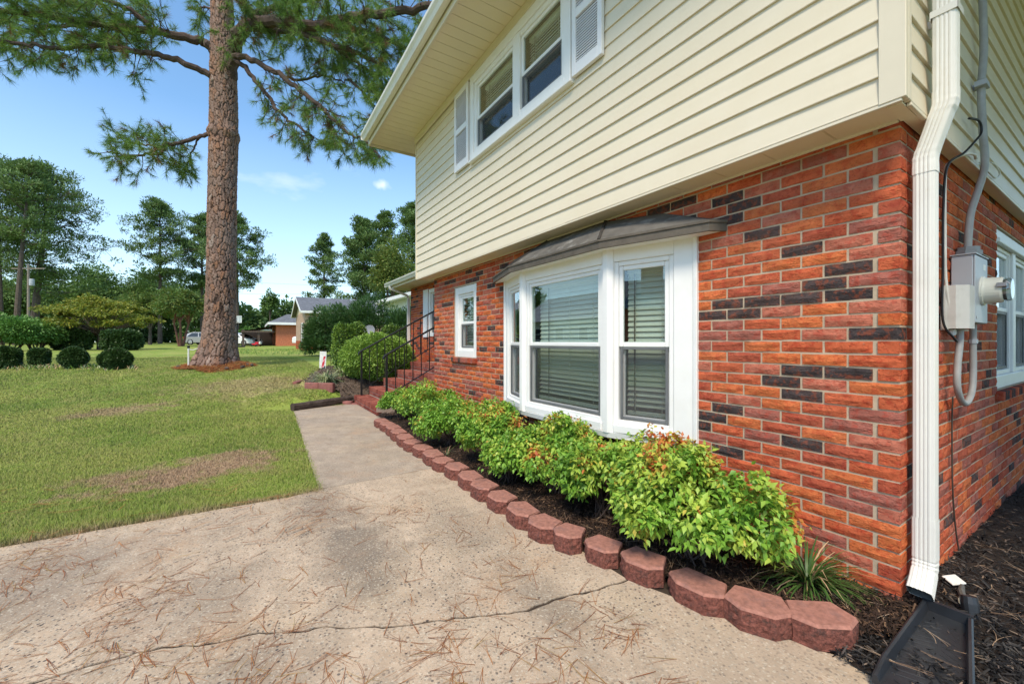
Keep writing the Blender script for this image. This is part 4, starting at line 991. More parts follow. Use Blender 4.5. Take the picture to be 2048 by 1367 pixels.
b = MB(); b.lathe([(.056, 0), (.060, .005), (.060, .03), (.05, .034), (.05, .055)], (.048, .985, 1.781), 8); b.build('hub', M('hub_grey', (.22, .23, .24), .5), mt)

ph = thing('telephone_box', (.05, .74, 1.35), 'weathered white telephone box mounted left of the grey meter box', 'utility box')
b = MB(); pr_ = [(0, 0), (.055, 0), (.098, .05), (.098, .165), (0, .165)]
b.prism([(a, c) for a, c in pr_], (.004, .655, 1.352), (.004, .655, 1.59), (1, 0, 0), (0, 1, 0)); b.build('cover', PHONEB, ph)
b = MB(); b.bbox((.002, .648, 1.345), (.03, .826, 1.3515), .002); b.box((.002, .645, 1.345), (.02, .6545, 1.59)); b.build('base', PHONEB, ph)
b = MB(); b.tube([(.035, .70, 1.345), (.035, .70, 1.315)], .016, 10); b.tube([(.035, .745, 1.345), (.035, .745, 1.32)], .013, 10); b.build('grommet', PHONEB, ph)
MB().lathe([(.006, 0), (.006, .004), (0, .005)], (.0985, .80, 1.372), 8, AXX).build('bolt', STEEL, ph)

def curve_pts(P, n=8):
    P = [Vector(p) for p in P]; out = []
    for i in range(len(P)-1):
        p0, p1, p2, p3 = P[max(i-1,0)], P[i], P[i+1], P[min(i+2, len(P)-1)]
        for k in range(n):
            t_ = k/n; out.append(.5*((2*p1) + (p2-p0)*t_ + (2*p0-5*p1+4*p2-p3)*t_*t_ + (3*p1-p0-3*p2+p3)*t_**3))
    return out + [P[-1]]
def cable(name, P, r, m, label, n=8, cat='cable'):
    return tag(MB().tube(curve_pts(P, n), r, 8).build(name, m, smooth=True), label, cat)
sc_ = thing('service_cable', (.05, 1, 1.8), 'thick grey service cable running up the wall from the meter box', 'cable')
MB().tube(curve_pts([(.048, .985, 1.83), (.05, .99, 1.92), (.055, 1.02, 2.05), (.085, 1.04, 2.2), (.108, 1.03, 2.32), (.105, 1.00, 2.5), (.10, .99, 2.75), (.104, 1.03, 3.0), (.10, 1.02, 3.4), (.10, 1.03, 4.2)]), .0175, 10).build('sheath', CABLEG, sc_, smooth=True)
b = MB(); b.tube([(.074, 1.0, 2.755), (.074, 1.0, 2.785)], .012, 8); b.box((.08, .94, 2.752), (.128, 1.03, 2.782)); b.build('clamp', GREYMET, sc_)
cable('meter_feed', [(.04, 1.035, 1.84), (.042, 1.04, 1.95), (.05, 1.07, 2.06), (.075, 1.12, 2.2), (.082, 1.16, 2.29), (.062, 1.14, 2.36), (.03, 1.1, 2.38)], .012, CABLEG, 'thin grey conduit looping under the soffit behind the thick service cable')
cable('conduit', [(.055, .765, 1.352), (.055, .76, 1.27), (.052, .73, 1.15), (.052, .725, 1.03), (.055, .80, .945), (.055, .92, .925), (.055, 1.04, .985), (.052, 1.09, 1.1), (.05, 1.10, 1.25), (.05, 1.10, 1.386)], .016, CABLEG, 'grey flexible conduit looping below the meter box', cat='conduit')
MB().tube([(.05, 1.10, 1.27), (.05, 1.10, 1.295)], .021, 8).build('collar', GREYMET, None)
o = bpy.data.objects['collar']; o.parent = bpy.data.objects['conduit']
cable('phone_wire', [(.05, .67, 1.36), (.022, .655, 1.6), (.018, .652, 1.9), (.02, .648, 2.2), (.035, .66, 2.27), (.085, .72, 2.31), (.095, .85, 2.335), (.085, .95, 2.34)], .007, CABLEW, 'thin white wire going up the brick from the telephone box')
cable('black_wire', [(.055, .70, 1.28), (.05, .665, 1.30), (.015, .625, 1.40), (.014, .632, 1.7), (.014, .638, 2.0), (.03, .636, 2.24), (.085, .69, 2.31), (.105, .80, 2.39), (.115, .88, 2.45), (.115, .89, 2.50), (.11, .84, 2.52), (.09, .76, 2.515)], .006, BLACK, 'black wire looping beside the downspout to the siding')
cable('ground_wire', [(.012, .845, .96), (.010, .84, .80), (.011, .845, .45), (.012, .90, .2), (.02, .95, .02)], .004, M('copper_dull', (.06, .045, .035), .6), 'thin dark ground wire running down the brick into the black mulch')
cable('loose_cable', [(.06, 1.0, 2.33), (.075, 1.15, 2.35), (.085, 1.32, 2.335), (.085, 1.5, 2.345), (.085, 1.62, 2.40), (.082, 1.5, 2.43), (.082, 1.36, 2.415)], .0045, CABLEW, 'loose white cable dangling in a loop on the lower siding')

tr_ = thing('splash_tray', (.18, -.3, .03), 'black plastic splash tray under the downspout shoe', 'splash block')
b = MB(); yb, yf = .03, -.66
def tw(y): return .080 + (yb-y)*.072                    # half width widens towards the front
xc = lambda y: .146 + (yb-y)*.10; n = 12
ys = [yb + (yf-yb)*k/n for k in range(n+1)]
prf = lambda w, y: [(-w, .0), (-w, .056), (-w+.006, .060), (-w+.015, .058), (-w+.022, .018 - .004*(yb-y)), (w-.022, .018-.004*(yb-y)), (w-.015, .058), (w-.006, .060), (w, .056), (w, .0)]
v = []
for y in ys:
    zs = .030 - .012*(yb-y)
    fall = 1.0 if y > yf+.10 else .55 + .45*(y-yf)/.10
    for a, c in prf(tw(y), y): v.append((xc(y)+a, y, zs + c*(fall if c > .03 else 1)))
m = 10; b.add(v, [(i*m+k, i*m+(k+1)%m, (i+1)*m+(k+1)%m, (i+1)*m+k) for i in range(n) for k in range(m)] + [tuple(n*m+k for k in range(m))])
b.box((xc(yb)-tw(yb), yb-.002, .03), (xc(yb)+tw(yb), yb+.016, .094))
b.build('basin', BPLAST, tr_)
b = MB()
for k in range(15):
    y = yb - .09 - k*.034; w = tw(y)-.034; z = .030 - .012*(yb-y) + .0180 - .004*(yb-y)
    b.prism([(-.0025, 0), (0, .0013), (.0025, 0)], (xc(y)-w*.02+.012, y, z), (xc(y)+w, y-.03, z), (0, 1, 0), (0, 0, 1)); b.prism([(-.0025, 0), (0, .0013), (.0025, 0)], (xc(y)-w, y-.03, z), (xc(y)-w*.02-.004, y, z), (0, 1, 0), (0, 0, 1))
b.build('ridges', BPLAST, tr_)
straw_t = []
def on_tray(): return .15+random.uniform(-.06,.07), random.uniform(-.62,-.02), .058
tag(straw(4, 'tray_needles', on_tray, TWIG, (.06,.14)), 'few dry needles lying in the black splash tray', 'pine needles', kind='stuff')
g = gnd(1902, 1156, .05); b = MB(Matrix.Translation((g.x+.01, g.y, .045)) @ Euler((.25, -.15, .95)).to_matrix().to_4x4())
b.bbox((-.034, -.030, 0), (.034, .030, .010), .003); 
pl = thing('path_light', (g.x, g.y, .03), 'toppled path light with a square white cap lying in the black mulch', 'light')
b.build('cap', WPLAST, pl)
q = gnd(1932, 1205, .05)
MB().tube([(g.x+.045, g.y-.03, .045), ((g.x+q.x)/2+.01, (g.y+q.y)/2, .05), (q.x, q.y, .05)], [.010, .014, .016], 8).build('arm', GREYPL, pl)
MB().lathe([(.024, 0), (.030, .004), (.030, .014), (.022, .016)], (q.x, q.y-.005, .055), 12, (.3, -.5, .35)).build('collar', M('tan_ring', (.30, .25, .18), .7), pl)
b = MB(); b.lathe([(.028, 0), (.03, .01), (.031, .10), (.027, .13)], (q.x+.03, q.y-.045, -.03), 12, (-.15, .25, 1)); b.build('stem', BPLAST, pl)

# ------------------------------------------------------------------ foliage builders
def unit(n, rng=RNG):
    v = rng.normal(size=(n, 3)); return v / np.linalg.norm(v, axis=1)[:, None]
def leaf_mesh(name, P, N, L, Wd, mats, mi=None, parent=None, droop=.35, kind=None, rich=True):
    """one bent, pointed leaf at every point P, pointing along N (drooping), length L, width Wd"""
    n = len(P); L = np.broadcast_to(L, n)[:, None]; Wd = np.broadcast_to(Wd, n)[:, None]
    d = N + np.array([0, 0, -1.0])*droop*RNG.uniform(.3, 1.4, (n, 1)) + RNG.normal(0, .25, (n, 3)); d /= np.linalg.norm(d, axis=1)[:, None]
    up = np.array([0, 0, 1.0]) + RNG.normal(0, .45, (n, 3)); s_ = np.cross(d, up); s_ /= np.linalg.norm(s_, axis=1)[:, None] + 1e-6; u = np.cross(s_, d)
    if rich:
        V = np.stack([P, P+d*L*.38+s_*Wd*.5+u*L*.07, P+d*L*.38-s_*Wd*.5+u*L*.07, P+d*L*.42-u*L*.01, P+d*L-u*L*.16], 1)
        F_ = np.array([[0,1,3],[0,3,2],[1,4,3],[2,3,4]])
    else:
        V = np.stack([P, P+d*L*.45+s_*Wd*.5, P+d*L-u*L*.12, P+d*L*.45-s_*Wd*.5], 1); F_ = np.array([[0,1,2],[0,2,3]])
    k = V.shape[1]; F_ = (F_[None] + (np.arange(n)*k)[:, None, None]).reshape(-1, 3)
    m_ = None if mi is None else np.repeat(mi, len(F_)//n)
    return npmesh(name, V.reshape(-1, 3), F_, mats, m_, parent, kind)
def lumpy(n, C, R, lobes=9, seed=0, inner=.2, top=.25, zmin=-.8, lr=(.34, .50), lc=(.45, .68)):
    """points spread through a lumpy crown of radii R; denser near its skin"""
    r = np.random.default_rng(seed); ld = r.normal(size=(lobes, 3)); ld[:, 2] = np.abs(ld[:, 2])*.8 - .2; ld /= np.linalg.norm(ld, axis=1)[:, None]
    lc = ld*r.uniform(*lc, (lobes, 1)); lr = r.uniform(*lr, lobes)
    k = r.integers(0, lobes, n); u = r.normal(size=(n, 3)); u /= np.linalg.norm(u, axis=1)[:, None]
    rad_ = lr[k]*(1 - inner*r.random(n)**1.6*1.6)
    p = lc[k] + u*rad_[:, None]; nrm = u*.7 + p*.6; nrm /= np.linalg.norm(nrm, axis=1)[:, None]
    ok = p[:, 2] > zmin
    return np.asarray(C) + p[ok]*np.asarray(R), nrm[ok]

# ------------------------------------------------------------------ shrubs against the house
LEAFO = {}
def single_leaf(mi, v):
    if (mi, v) not in LEAFO:
        r = random.Random(v); w = r.uniform(.42, .56); b = MB()
        b.add([(0,0,0),(.25,w*.36,.03),(.25,-w*.36,.03),(.27,0,-.005),(.62,w*.40,.02),(.62,-w*.40,.02),(.62,0,-.035),(1,0,-.15)], [(0,1,3),(0,3,2),(1,4,6,3),(2,3,6,5),(4,7,6),(5,6,7)])
        me = bpy.data.meshes.new('leaf'); me.from_pydata(b.v, [], b.f); me.materials.append(NLEAF[mi]); me.update(); LEAFO[mi, v] = me
    return LEAFO[mi, v]
def nandina(name, x, y, r, h, label, lime=.3, orange=.08, seed=0, n=700, singles=0, z0=.05, ry=None):
    t = thing(name, (x, y, z0), label, 'shrub', 'leafy green shrubs in front of the house')
    rg = np.random.default_rng(seed); ry = ry or r
    zc = z0 + h*.50; C, N = lumpy(n, (x, y, zc), (r*1.10, ry*1.10, h*.54), 20, seed, .30, zmin=-1.0, lr=(.22, .40), lc=(.45, .74))
    # every point is a spray of leaflets
    k = 12; P = np.repeat(C, k, 0) + rg.normal(0, .020, (len(C)*k, 3)); NN = np.repeat(N, k, 0)*.55 + unit(len(C)*k, rg)*.75; NN /= np.linalg.norm(NN, axis=1)[:, None]
    ok = P[:, 1] < -.012; P, NN = P[ok], NN[ok]; C2 = np.repeat(C, k, 0)[ok]
    q = np.array([mnoise.noise(Vector((a[0]*5, a[1]*5, a[2]*5+seed))) for a in C2]) + rg.normal(0, .16, len(P)); hi = (P[:, 2]-z0)/h
    qs = q + .22*(hi-.5)
    mi = np.where(qs > np.quantile(qs, 1-orange), 3, np.where(qs > np.quantile(qs, 1-orange*2.3), 2, np.where(qs > np.quantile(qs, max(0, 1-orange*2.3-lime)), 1, 0)))
    L = rg.uniform(.028, .050, len(P)); 
    dist = np.linalg.norm(P - np.array(EYE), axis=1)
    sel = np.zeros(len(P), bool)
    if singles:
        face = (NN*((np.array(EYE)-P)/dist[:, None])).sum(1) + 1.5*((P-np.array((x, y, zc)))*((np.array(EYE)-P)/dist[:, None])).sum(1)/r
        sel[np.argsort(-face)[:singles*3:3]] = True
    leaf_mesh('foliage', P[~sel], NN[~sel], L[~sel], L[~sel]*.56, NLEAF, mi[~sel], t, .55, 'stuff')
    for p, d, l, m in zip(P[sel], NN[sel], L[sel], mi[sel]):
        d = Vector(d) + Vector((0, 0, -.35)); o = bpy.data.objects.new('leaf', single_leaf(int(m), random.randrange(5))); COL.objects.link(o); o.parent = t
        Rm = d.to_track_quat('X', 'Z').to_matrix().to_4x4() @ Matrix.Rotation(random.gauss(0, .5), 4, 'X')
        o.matrix_parent_inverse = inv(t); o.matrix_basis = Matrix.Translation(p) @ Rm @ Matrix.Scale(l*1.1, 4)
    b = MB()
    for i in range(16):
        a = i*2.4; rr = r*.25*random.random(); e = C[rg.integers(len(C))]
        b.tube([(x+math.cos(a)*rr, y+math.sin(a)*rr, z0-.03), (x+(e[0]-x)*.45, y+(e[1]-y)*.45, z0+(e[2]-z0)*.6), e], [.006, .005, .002], 5)
    b.build('stem', TWIGB, t)
nandina('leafy_shrub', -.76, -.50, .43, .64, 'large lime green shrub nearest to the brick corner', .46, .05, 3, 1000, 290, ry=.42)
nandina('leafy_shrub', -1.12, -.20, .30, .60, 'orange tipped shrub against the brick right of the bay window', .45, .16, 5, 520)
nandina('leafy_shrub', -1.46, -.48, .35, .61, 'green shrub under the right pane of the bay window', .34, .04, 8, 680, 230)
nandina('leafy_shrub', -2.02, -.46, .40, .68, 'orange flecked shrub below the wide middle pane of the bay window', .32, .07, 12, 780)
nandina('leafy_shrub', -2.42, -.66, .26, .44, 'low green shrub close to the edging in front of the wide bay pane', .22, .02, 14, 480)
nandina('leafy_shrub', -2.98, -.48, .38, .62, 'green shrub under the left corner of the bay window', .25, .03, 17, 760)
nandina('leafy_shrub', -3.92, -.55, .40, .60, 'green shrub between the bay window and the small window', .18, .025, 21, 740)
nandina('leafy_shrub', -4.95, -.48, .46, .66, 'tall yellowish green shrub below the small window', .30, .03, 25, 760)
nandina('leafy_shrub', -5.85, -.55, .38, .50, 'last green shrub of the row next to the brick steps', .22, .015, 29, 540)

def grass_tuft(name, x, y, z, n, L, w, mats, label, cat='grass plant', spread=1.0, group=None, extra=None):
    t = thing(name, (x, y, z), label, cat, group); V, F_, MI = [], [], []
    for i in range(n):
        a = random.uniform(0, 6.283); r0 = random.random()*.04*spread; l = L*random.uniform(.6, 1.1); el = random.uniform(.35, 1.35); ww = w*random.uniform(.7, 1.2)
        px_, py_, pz_ = x+math.cos(a)*r0, y+math.sin(a)*r0, z-.01; o = len(V); ca, sa = math.cos(a), math.sin(a); m = 6; mi = random.choice(range(len(mats)))
        for k in range(m):
            u = k/(m-1); wk = ww*(1-u**2.2)+.0004
            V += [(px_-sa*wk, py_+ca*wk, pz_), (px_+sa*wk, py_-ca*wk, pz_)]
            if k: F_.append((o+2*k-2, o+2*k-1, o+2*k+1, o+2*k)); MI.append(mi)
            e2 = el - u*random.uniform(1.1, 2.0); px_ += ca*math.cos(e2)*l/m; py_ += sa*math.cos(e2)*l/m; pz_ = max(z+.004, pz_+math.sin(e2)*l/m)
    npmesh('blades', V, F_, mats, MI, t, 'stuff')
    return t
grass_tuft('grass_clump', -.31, -.20, .05, 260, .36, .0046, [LIRI]*11+[DEADL], 'dark green grassy clump at the foot of the brick corner')
grass_tuft('grass_clump', -3.45, -.82, .05, 26, .26, .003, [LIRI, TWIG], 'sparse wispy grass clump between two shrubs behind the edging blocks')
c1, c2, c3 = at(652, 772, 9.3), at(684, 752, 10.2), at(694, 738, 11.0)
for c, lb, nn, L in ((c1, 'variegated grassy plant in front of the small flag, inside the red scalloped edging', 330, .58), (c2, 'variegated grassy plant just behind the flag pole', 260, .58), (c3, 'variegated grassy plant tucked under the round clipped bush', 150, .45)):
    grass_tuft('variegated_plant', c.x, c.y, H(c.x, c.y)+.04, nn, L, .010, [LIRV, LIRV, LIRV, LIRV, LIRI], lb, 'plant', 2.0, 'variegated clumps beside the steps')

# ------------------------------------------------------------------ left of the steps: edging, flag, timber, clipped bushes
def scallop(P, Q, label, rows=1):
    P, Q = Vector(P), Vector(Q); d = (Q-P); d.z = 0; L = d.length; d.normalize(); n = Vector((-d.y, d.x, 0)); M_ = Matrix(((d.x, n.x, 0, P.x), (d.y, n.y, 0, P.y), (0,0,1,P.z), (0,0,0,1)))
    b = MB(M_); k = max(1, round(L/.3)); h = .13; out = []
    for j in range(k):
        for u in range(8):
            a = math.pi*u/8; out.append((L*(j+.5-.5*math.cos(a))/k, -.05*math.sin(a)))
    out += [(L, 0), (L, .07), (0, .07)]; m = len(out)
    b.add([(x, y, -.06) for x, y in out] + [(x, y, h-.012) for x, y in out] + [(x*.995+.002, y*.86+.004, h) for x, y in out],
          [tuple(2*m+i for i in range(m))] + [(r*m+i, r*m+(i+1)%m, (r+1)*m+(i+1)%m, (r+1)*m+i) for r in (0,1) for i in range(m)])
    tag(b.build('scalloped_edging', SCALLOP), label, 'edging block', 'scalloped edging of the flower bed')
def gat(px, py, d, dz=0): v = at(px, py, d); return Vector((v.x, v.y, H(v.x, v.y)+dz))
scallop(gat(592, 765, 9.4, -.07), gat(612, 762, 10.4, -.07), 'red scalloped edging piece farthest left, nearly flush with the lawn')
scallop(gat(609, 772, 8.9, -.0), gat(666, 778, 8.75, .0), 'tallest red scalloped edging piece, below the variegated plant by the flag')
scallop(gat(664, 782, 8.6, -.10), gat(703, 786, 8.5, -.10), 'low red scalloped edging piece between the timber and the flower bed')
scallop(gat(703, 786, 8.5, -.10), gat(724, 788, 8.45, -.10), 'short red scalloped edging piece by the foot of the iron railing')
p, q = gnd(588, 818), gnd(709, 803); p, q = Vector((-8.05,-1.92,.05)), Vector((-8.57,-.76,.07)); d = (q-p); L = d.length; d.normalize(); n = Vector((-d.y, d.x, 0))
b = MB(); N = 14; m = 12; v = []
for k in range(N+1):
    c = p + (q-p)*k/N
    for i in range(m):
        a = 2*math.pi*i/m; sq = 1/max(abs(math.cos(a)), abs(math.sin(a)))**.75
        r = .072*sq*(1+random.uniform(-.07,.07)); v.append(c + n*math.cos(a)*r + Vector((0,0,math.sin(a)*r)))
b.add(v, [(i*m+k, i*m+(k+1)%m, (i+1)*m+(k+1)%m, (i+1)*m+k) for i in range(N) for k in range(m)] + [tuple(range(m)), tuple(range(N*m, N*m+m))])
tag(b.build('landscape_timber', TIMBER), 'dark weathered landscape timber across the end of the walkway', 'timber')
# garden flag
fp = at(647, 735, 8.9); fz = at(647, 702, 8.9).z
fl = thing('garden_flag', (fp.x, fp.y, H(fp.x, fp.y)), 'small white garden flag with a red and pink print on a thin pole', 'flag')
pr0 = at(659, 700, 8.95); pr1 = at(665, 752, 8.95)
MB().tube([(pr1.x, pr1.y, H(pr1.x, pr1.y)), (pr0.x, pr0.y, fz+.01), (fp.x-.16, fp.y-.10, fz+.012)], .004, 6).build('pole', BLACK, fl)
ax = Vector((.934, .354, 0)).normalized()
t = NT('flag_cloth').set(.85, .2); t.color(t.ramp(t.noise(18, 4), [(.4, (.62,.60,.58)), (.65, (.78,.76,.73))])); FLAGM = t.m
REDP = M('flag_red', (.55, .03, .05), .8, .2, 30); PINKP = M('flag_pink', (.72, .30, .34), .8); NAVYP = M('flag_green', (.04, .08, .07), .8)
def cloth(b, x0, x1, z0, z1, off, nx=6, nz_=8, keep=None, mi=0):
    v, f = [], []
    fn = lambda u, w: Vector((fp.x, fp.y, fz)) + ax*(u-.15) + Vector((0,0,-w)) + Vector((ax.y, -ax.x, 0))*(off + .018*math.sin(u*22+w*7)*(w/.36) )
    for i in range(nx+1):
        for j in range(nz_+1): v.append(fn(x0+(x1-x0)*i/nx, z0+(z1-z0)*j/nz_))
    b.add(v, [(i*(nz_+1)+j, (i+1)*(nz_+1)+j, (i+1)*(nz_+1)+j+1, i*(nz_+1)+j+1) for i in range(nx) for j in range(nz_) if keep is None or keep((i+.5)/nx, (j+.5)/nz_)], mi)
b = MB(); cloth(b, 0, .27, 0, .36, 0); o = b.build('cloth', FLAGM, fl, smooth=True)
b = MB(); k1 = lambda u, w: abs((u-.55) + (w-.62)*.55) < .17 and .30 < w < .95
cloth(b, .0, .27, .0, .36, .003, 20, 28, lambda u, w: k1(u, w) and int((u*3+w*9)) % 3 != 0, 0); cloth(b, .0, .27, .0, .36, .003, 20, 28, lambda u, w: k1(u, w) and int((u*3+w*9)) % 3 == 0, 1)
cloth(b, .0, .27, .0, .36, .003, 20, 28, lambda u, w: w > .86 and .25 < u < .95 and not k1(u, w), 2); b.build('print', [REDP, PINKP, NAVYP], fl)

def clipped(name, px, py, d, rx, rz, label, mats, n, cat='bush', group=None, leaf=.035, seed=1, base=None, ry=None, square=.55, lift=0.0):
    """a sheared bush: leaves packed near a superellipsoid skin, stems inside"""
    c = at(px, py, d); z0 = H(c.x, c.y) if base is None else base; t = thing(name, (c.x, c.y, z0), label, cat, group); rg = np.random.default_rng(seed)
    u = unit(n, rg); e = square; pe = 2 + e*2.2; s_ = u / (np.abs(u)**pe).sum(1)[:, None]**(1/pe)
    ph_ = rg.uniform(0, 6, 6); wob = .97 + .06*np.sin(u[:,0]*5+ph_[0]) + .06*np.sin(u[:,1]*7+ph_[1]) + .05*np.sin(u[:,2]*6+ph_[2]) + rg.normal(0, .028, n)
    r_ = (1 - .22*rg.random(n)**2)*wob; P = s_*r_[:, None]*np.array([rx, ry or rx, rz/2]) + np.array([c.x, c.y, z0+rz/2+lift])
    ok = P[:, 2] > z0+.02; N = u*.8 + unit(n, rg)*.6; N /= np.linalg.norm(N, axis=1)[:, None]
    mi = rg.integers(0, len(mats), n); L = leaf*rg.uniform(.7, 1.35, n)
    leaf_mesh('foliage', P[ok], N[ok], L[ok], L[ok]*.62, mats, mi[ok], t, .1, 'stuff', rich=False)
    b = MB()
    for i in range(9):
        a = i*2.4; b.tube([(c.x+math.cos(a)*.05, c.y+math.sin(a)*.05, z0-.03), (c.x+math.cos(a)*rx*.3, c.y+math.sin(a)*rx*.3, z0+rz*.4), (c.x+math.cos(a)*rx*.7, c.y+math.sin(a)*rx*.7, z0+rz*(.5+.25*(i%3)))], [.022, .015, .005], 5)
    b.build('stem', TWIGB, t); return t
gb = 'round clipped bushes in a row on the lawn'
clipped('round_bush', 14, 735, 11.5, .26, .62, 'dark round clipped bush cut by the left edge of the photo', [BOXD], 13000, 'bush', gb, .048, 1, square=.15)
clipped('round_bush', 78, 733, 11.8, .215, .50, 'smallest dark round clipped bush, narrow at its foot with tall grass beneath', [BOXD], 10000, 'bush', gb, .048, 2, square=.15, lift=.06)
clipped('round_bush', 148, 735, 11.5, .265, .56, 'dark round clipped bush, third of the lawn row from the left', [BOXD], 13000, 'bush', gb, .048, 3, square=.15)
clipped('round_bush', 232, 735, 11.4, .315, .54, 'widest dark round clipped bush of the lawn row, nearest the big pine', [BOXD], 15000, 'bush', gb, .048, 4, square=.15)
clipped('clipped_bush', 144, 697, 29, .98, 1.5, 'dark clipped shrub left of the small yellow maple trunk', [BOXD], 12000, 'bush', 'dark shrubs under the maple', .13, 5)
clipped('clipped_bush', 244, 698, 27, .92, 1.3, 'dark clipped shrub right of the small yellow maple trunk', [BOXD], 12000, 'bush', 'dark shrubs under the maple', .13, 6)
clipped('clipped_bush', 700, 735, 11.2, .44, 1.22, 'upright light green clipped bush in front of the big dark hedge', [BOXL, BOXD, BOXL], 22000, 'bush', 'light green clipped bushes by the steps', .042, 7, square=.8)
clipped('clipped_bush', 757, 765, 9.9, .74, 1.04, 'large spreading light green clipped bush behind the iron railing', [BOXL], 30000, 'bush', 'light green clipped bushes by the steps', .044, 8, square=.6)
clipped('clipped_bush', 787, 720, 12.4, .48, 1.20, 'round mid green clipped bush farthest back by the wing', [BOXL, BOXD], 14000, 'bush', 'light green clipped bushes by the steps', .042, 9, square=.3)
def shrub_mass(name, px, d, R, label, mats, n, leaf, seed, cat='shrub', z=None, rich=False, group=None, droop=.2):
    c = at(px, 690, d); z0 = H(c.x, c.y) if z is None else z; t = thing(name, (c.x, c.y, z0), label, cat, group)
    P, N = lumpy(n, (c.x, c.y, z0+R[2]*.9), R, 16, seed, .35, zmin=-.95); mi = np.random.default_rng(seed).integers(0, len(mats), len(P)); L = leaf*RNG.uniform(.6, 1.4, len(P))
    leaf_mesh('foliage', P, N, L, L*.42, mats, mi, t, droop, 'stuff', rich=rich)
    b = MB()
    for i in range(8): a = i*2.4; b.tube([(c.x+math.cos(a)*R[0]*.15, c.y+math.sin(a)*R[1]*.15, z0-.1), (c.x+math.cos(a)*R[0]*.5, c.y+math.sin(a)*R[1]*.5, z0+R[2])], [.05, .02], 5)
    b.build('stem', TWIGB, t); return t
# big evergreen hedge: R along x, y
hc = at(715, 690, 17.5); t = thing('evergreen_hedge', (hc.x, hc.y, H(hc.x, hc.y)), 'big dark evergreen hedge with feathery shoots between the two houses', 'hedge')
PP, NN = [], []
for k, (px, dd, r, h) in enumerate(((636, 18.2, .70, .95), (662, 17.9, .9, 1.30), (700, 17.6, 1.0, 1.42), (738, 17.5, 1.05, 1.40), (778, 17.5, 1.1, 1.24), (820, 17.5, 1.1, 1.22), (640, 18.2, .8, .5), (668, 17.7, .95, .55), (704, 17.4, 1.05, .55))):
    c = at(px, 690, dd); P, N = lumpy(4200, (c.x, c.y, H(c.x, c.y)+h*.92), (r, r, h), 14, 40+k, .3, zmin=-.98); PP.append(P); NN.append(N)
PP, NN = np.concatenate(PP), np.concatenate(NN); NN = NN + np.array([0,0,.5]); NN /= np.linalg.norm(NN, axis=1)[:, None]; L = .13*RNG.uniform(.5, 1.5, len(PP))
leaf_mesh('foliage', PP, NN, L, L*.30, [YEW], None, t, -.1, 'stuff', rich=False)
b = MB()
for k in range(10): c = at(650+k*18, 690, 17.6); b.tube([(c.x, c.y, .5), (c.x+.1, c.y, 2.2)], [.05, .02], 5)
b.build('stem', TWIGB, t)
dc = at(739, 661, 12.6); dt = thing('satellite_dish', (dc.x, dc.y, H(dc.x, dc.y)), 'small grey satellite dish behind the clipped bushes', 'satellite dish')
nrm = Vector((.78, -.55, .32)).normalized(); b = MB(); b.lathe([(.0,0),(.07,.004),(.14,.02),(.175,.035),(.178,.039),(.14,.026),(.07,.010),(0,.006)], dc, 22, nrm); b.build('reflector', M('dish_grey', (.22,.23,.25), .6), dt)
MB().tube([dc-Vector((0,0,.22)), dc+nrm*.32-Vector((0,0,.10))], .014, 6).lathe([(.03,0),(.035,.06),(0,.07)], dc+nrm*.30-Vector((0,0,.10)), 8, -nrm).build('feed_arm', GREYMET, dt)
MB().tube([(dc.x-.03, dc.y+.02, H(dc.x, dc.y)-.05), dc-nrm*.03], .022, 8).build('mast', GREYMET, dt)
sk = at(377, 722, 11.0); zt = at(377, 695, 11.0).z; st = thing('marker_stake', (sk.x, sk.y, H(sk.x, sk.y)), 'white stake with a black cap standing left of the big pine', 'stake')
MB().tube([(sk.x, sk.y, H(sk.x, sk.y)-.05), (sk.x, sk.y, zt)], .020, 8).build('rod', WPLAST, st); MB().lathe([(.030,0),(.032,.05),(.02,.075),(0,.076)], (sk.x, sk.y, zt-.004), 10).build('cap', BLACK, st)
e1 = at(403, 698, 11.2); tag(MB().tube(curve_pts([(sk.x, sk.y, zt-.03), at(386, 699, 11.05), at(394, 696.5, 11.1), e1], 5), .012, 6).build('white_rope', WPLAST), 'white rope tied from the stake to the big pine trunk', 'rope')

# ------------------------------------------------------------------ the big pine
TD = 11.5; MPP = TD/FPX
prof = [(745, 430, 47), (722, 431, 40), (705, 434.5, 34.5), (680, 438, 30), (620, 441, 26.3), (560, 442.5, 25.4), (400, 444.5, 25), (272, 447.5, 25.2), (262, 447.5, 25.6), (250, 447.5, 24.8), (150, 447, 23.6), (0, 444, 19.6), (-150, 440, 17), (-400, 432, 13), (-800, 425, 8), (-1050, 423, 4)]
def trunk_at(z):
    y = 683 - (z-EYE[2])/MPP; ys = [p[0] for p in prof][::-1]
    return np.interp(y, ys, [p[1] for p in prof][::-1]), np.interp(y, ys, [p[2] for p in prof][::-1])*MPP
pine = thing('pine_tree', (TREE[0], TREE[1], H(*TREE)), 'tall pine with a thick scaly trunk on the front lawn', 'tree')
zs = np.concatenate([np.arange(H(*TREE)-.12, 11.2, .0165), np.linspace(11.3, 24, 60)]); na = 128
th = np.linspace(0, 2*np.pi, na, endpoint=False); Zg, Tg = np.meshgrid(zs, th, indexing='ij'); cxp, rr = trunk_at(Zg)
U = Tg*.40; cu, cz = .40*2*np.pi/28, .23
rg = np.random.default_rng(5); jit = rg.random((30, 400, 3)); wu = U + .022*np.sin(Zg*7+Tg*3) + .010*np.sin(Zg*23+Tg*9) + .004*np.sin(Zg*61-Tg*19); wz = Zg + .035*np.sin(Tg*9+Zg*2) + .016*np.sin(Tg*25-Zg*15) + .006*np.sin(Tg*57+Zg*37)
iu, iz = np.floor(wu/cu).astype(int), np.floor(wz/cz).astype(int); f1 = np.full(U.shape, 9.); f2 = f1.copy(); idp = np.zeros(U.shape)
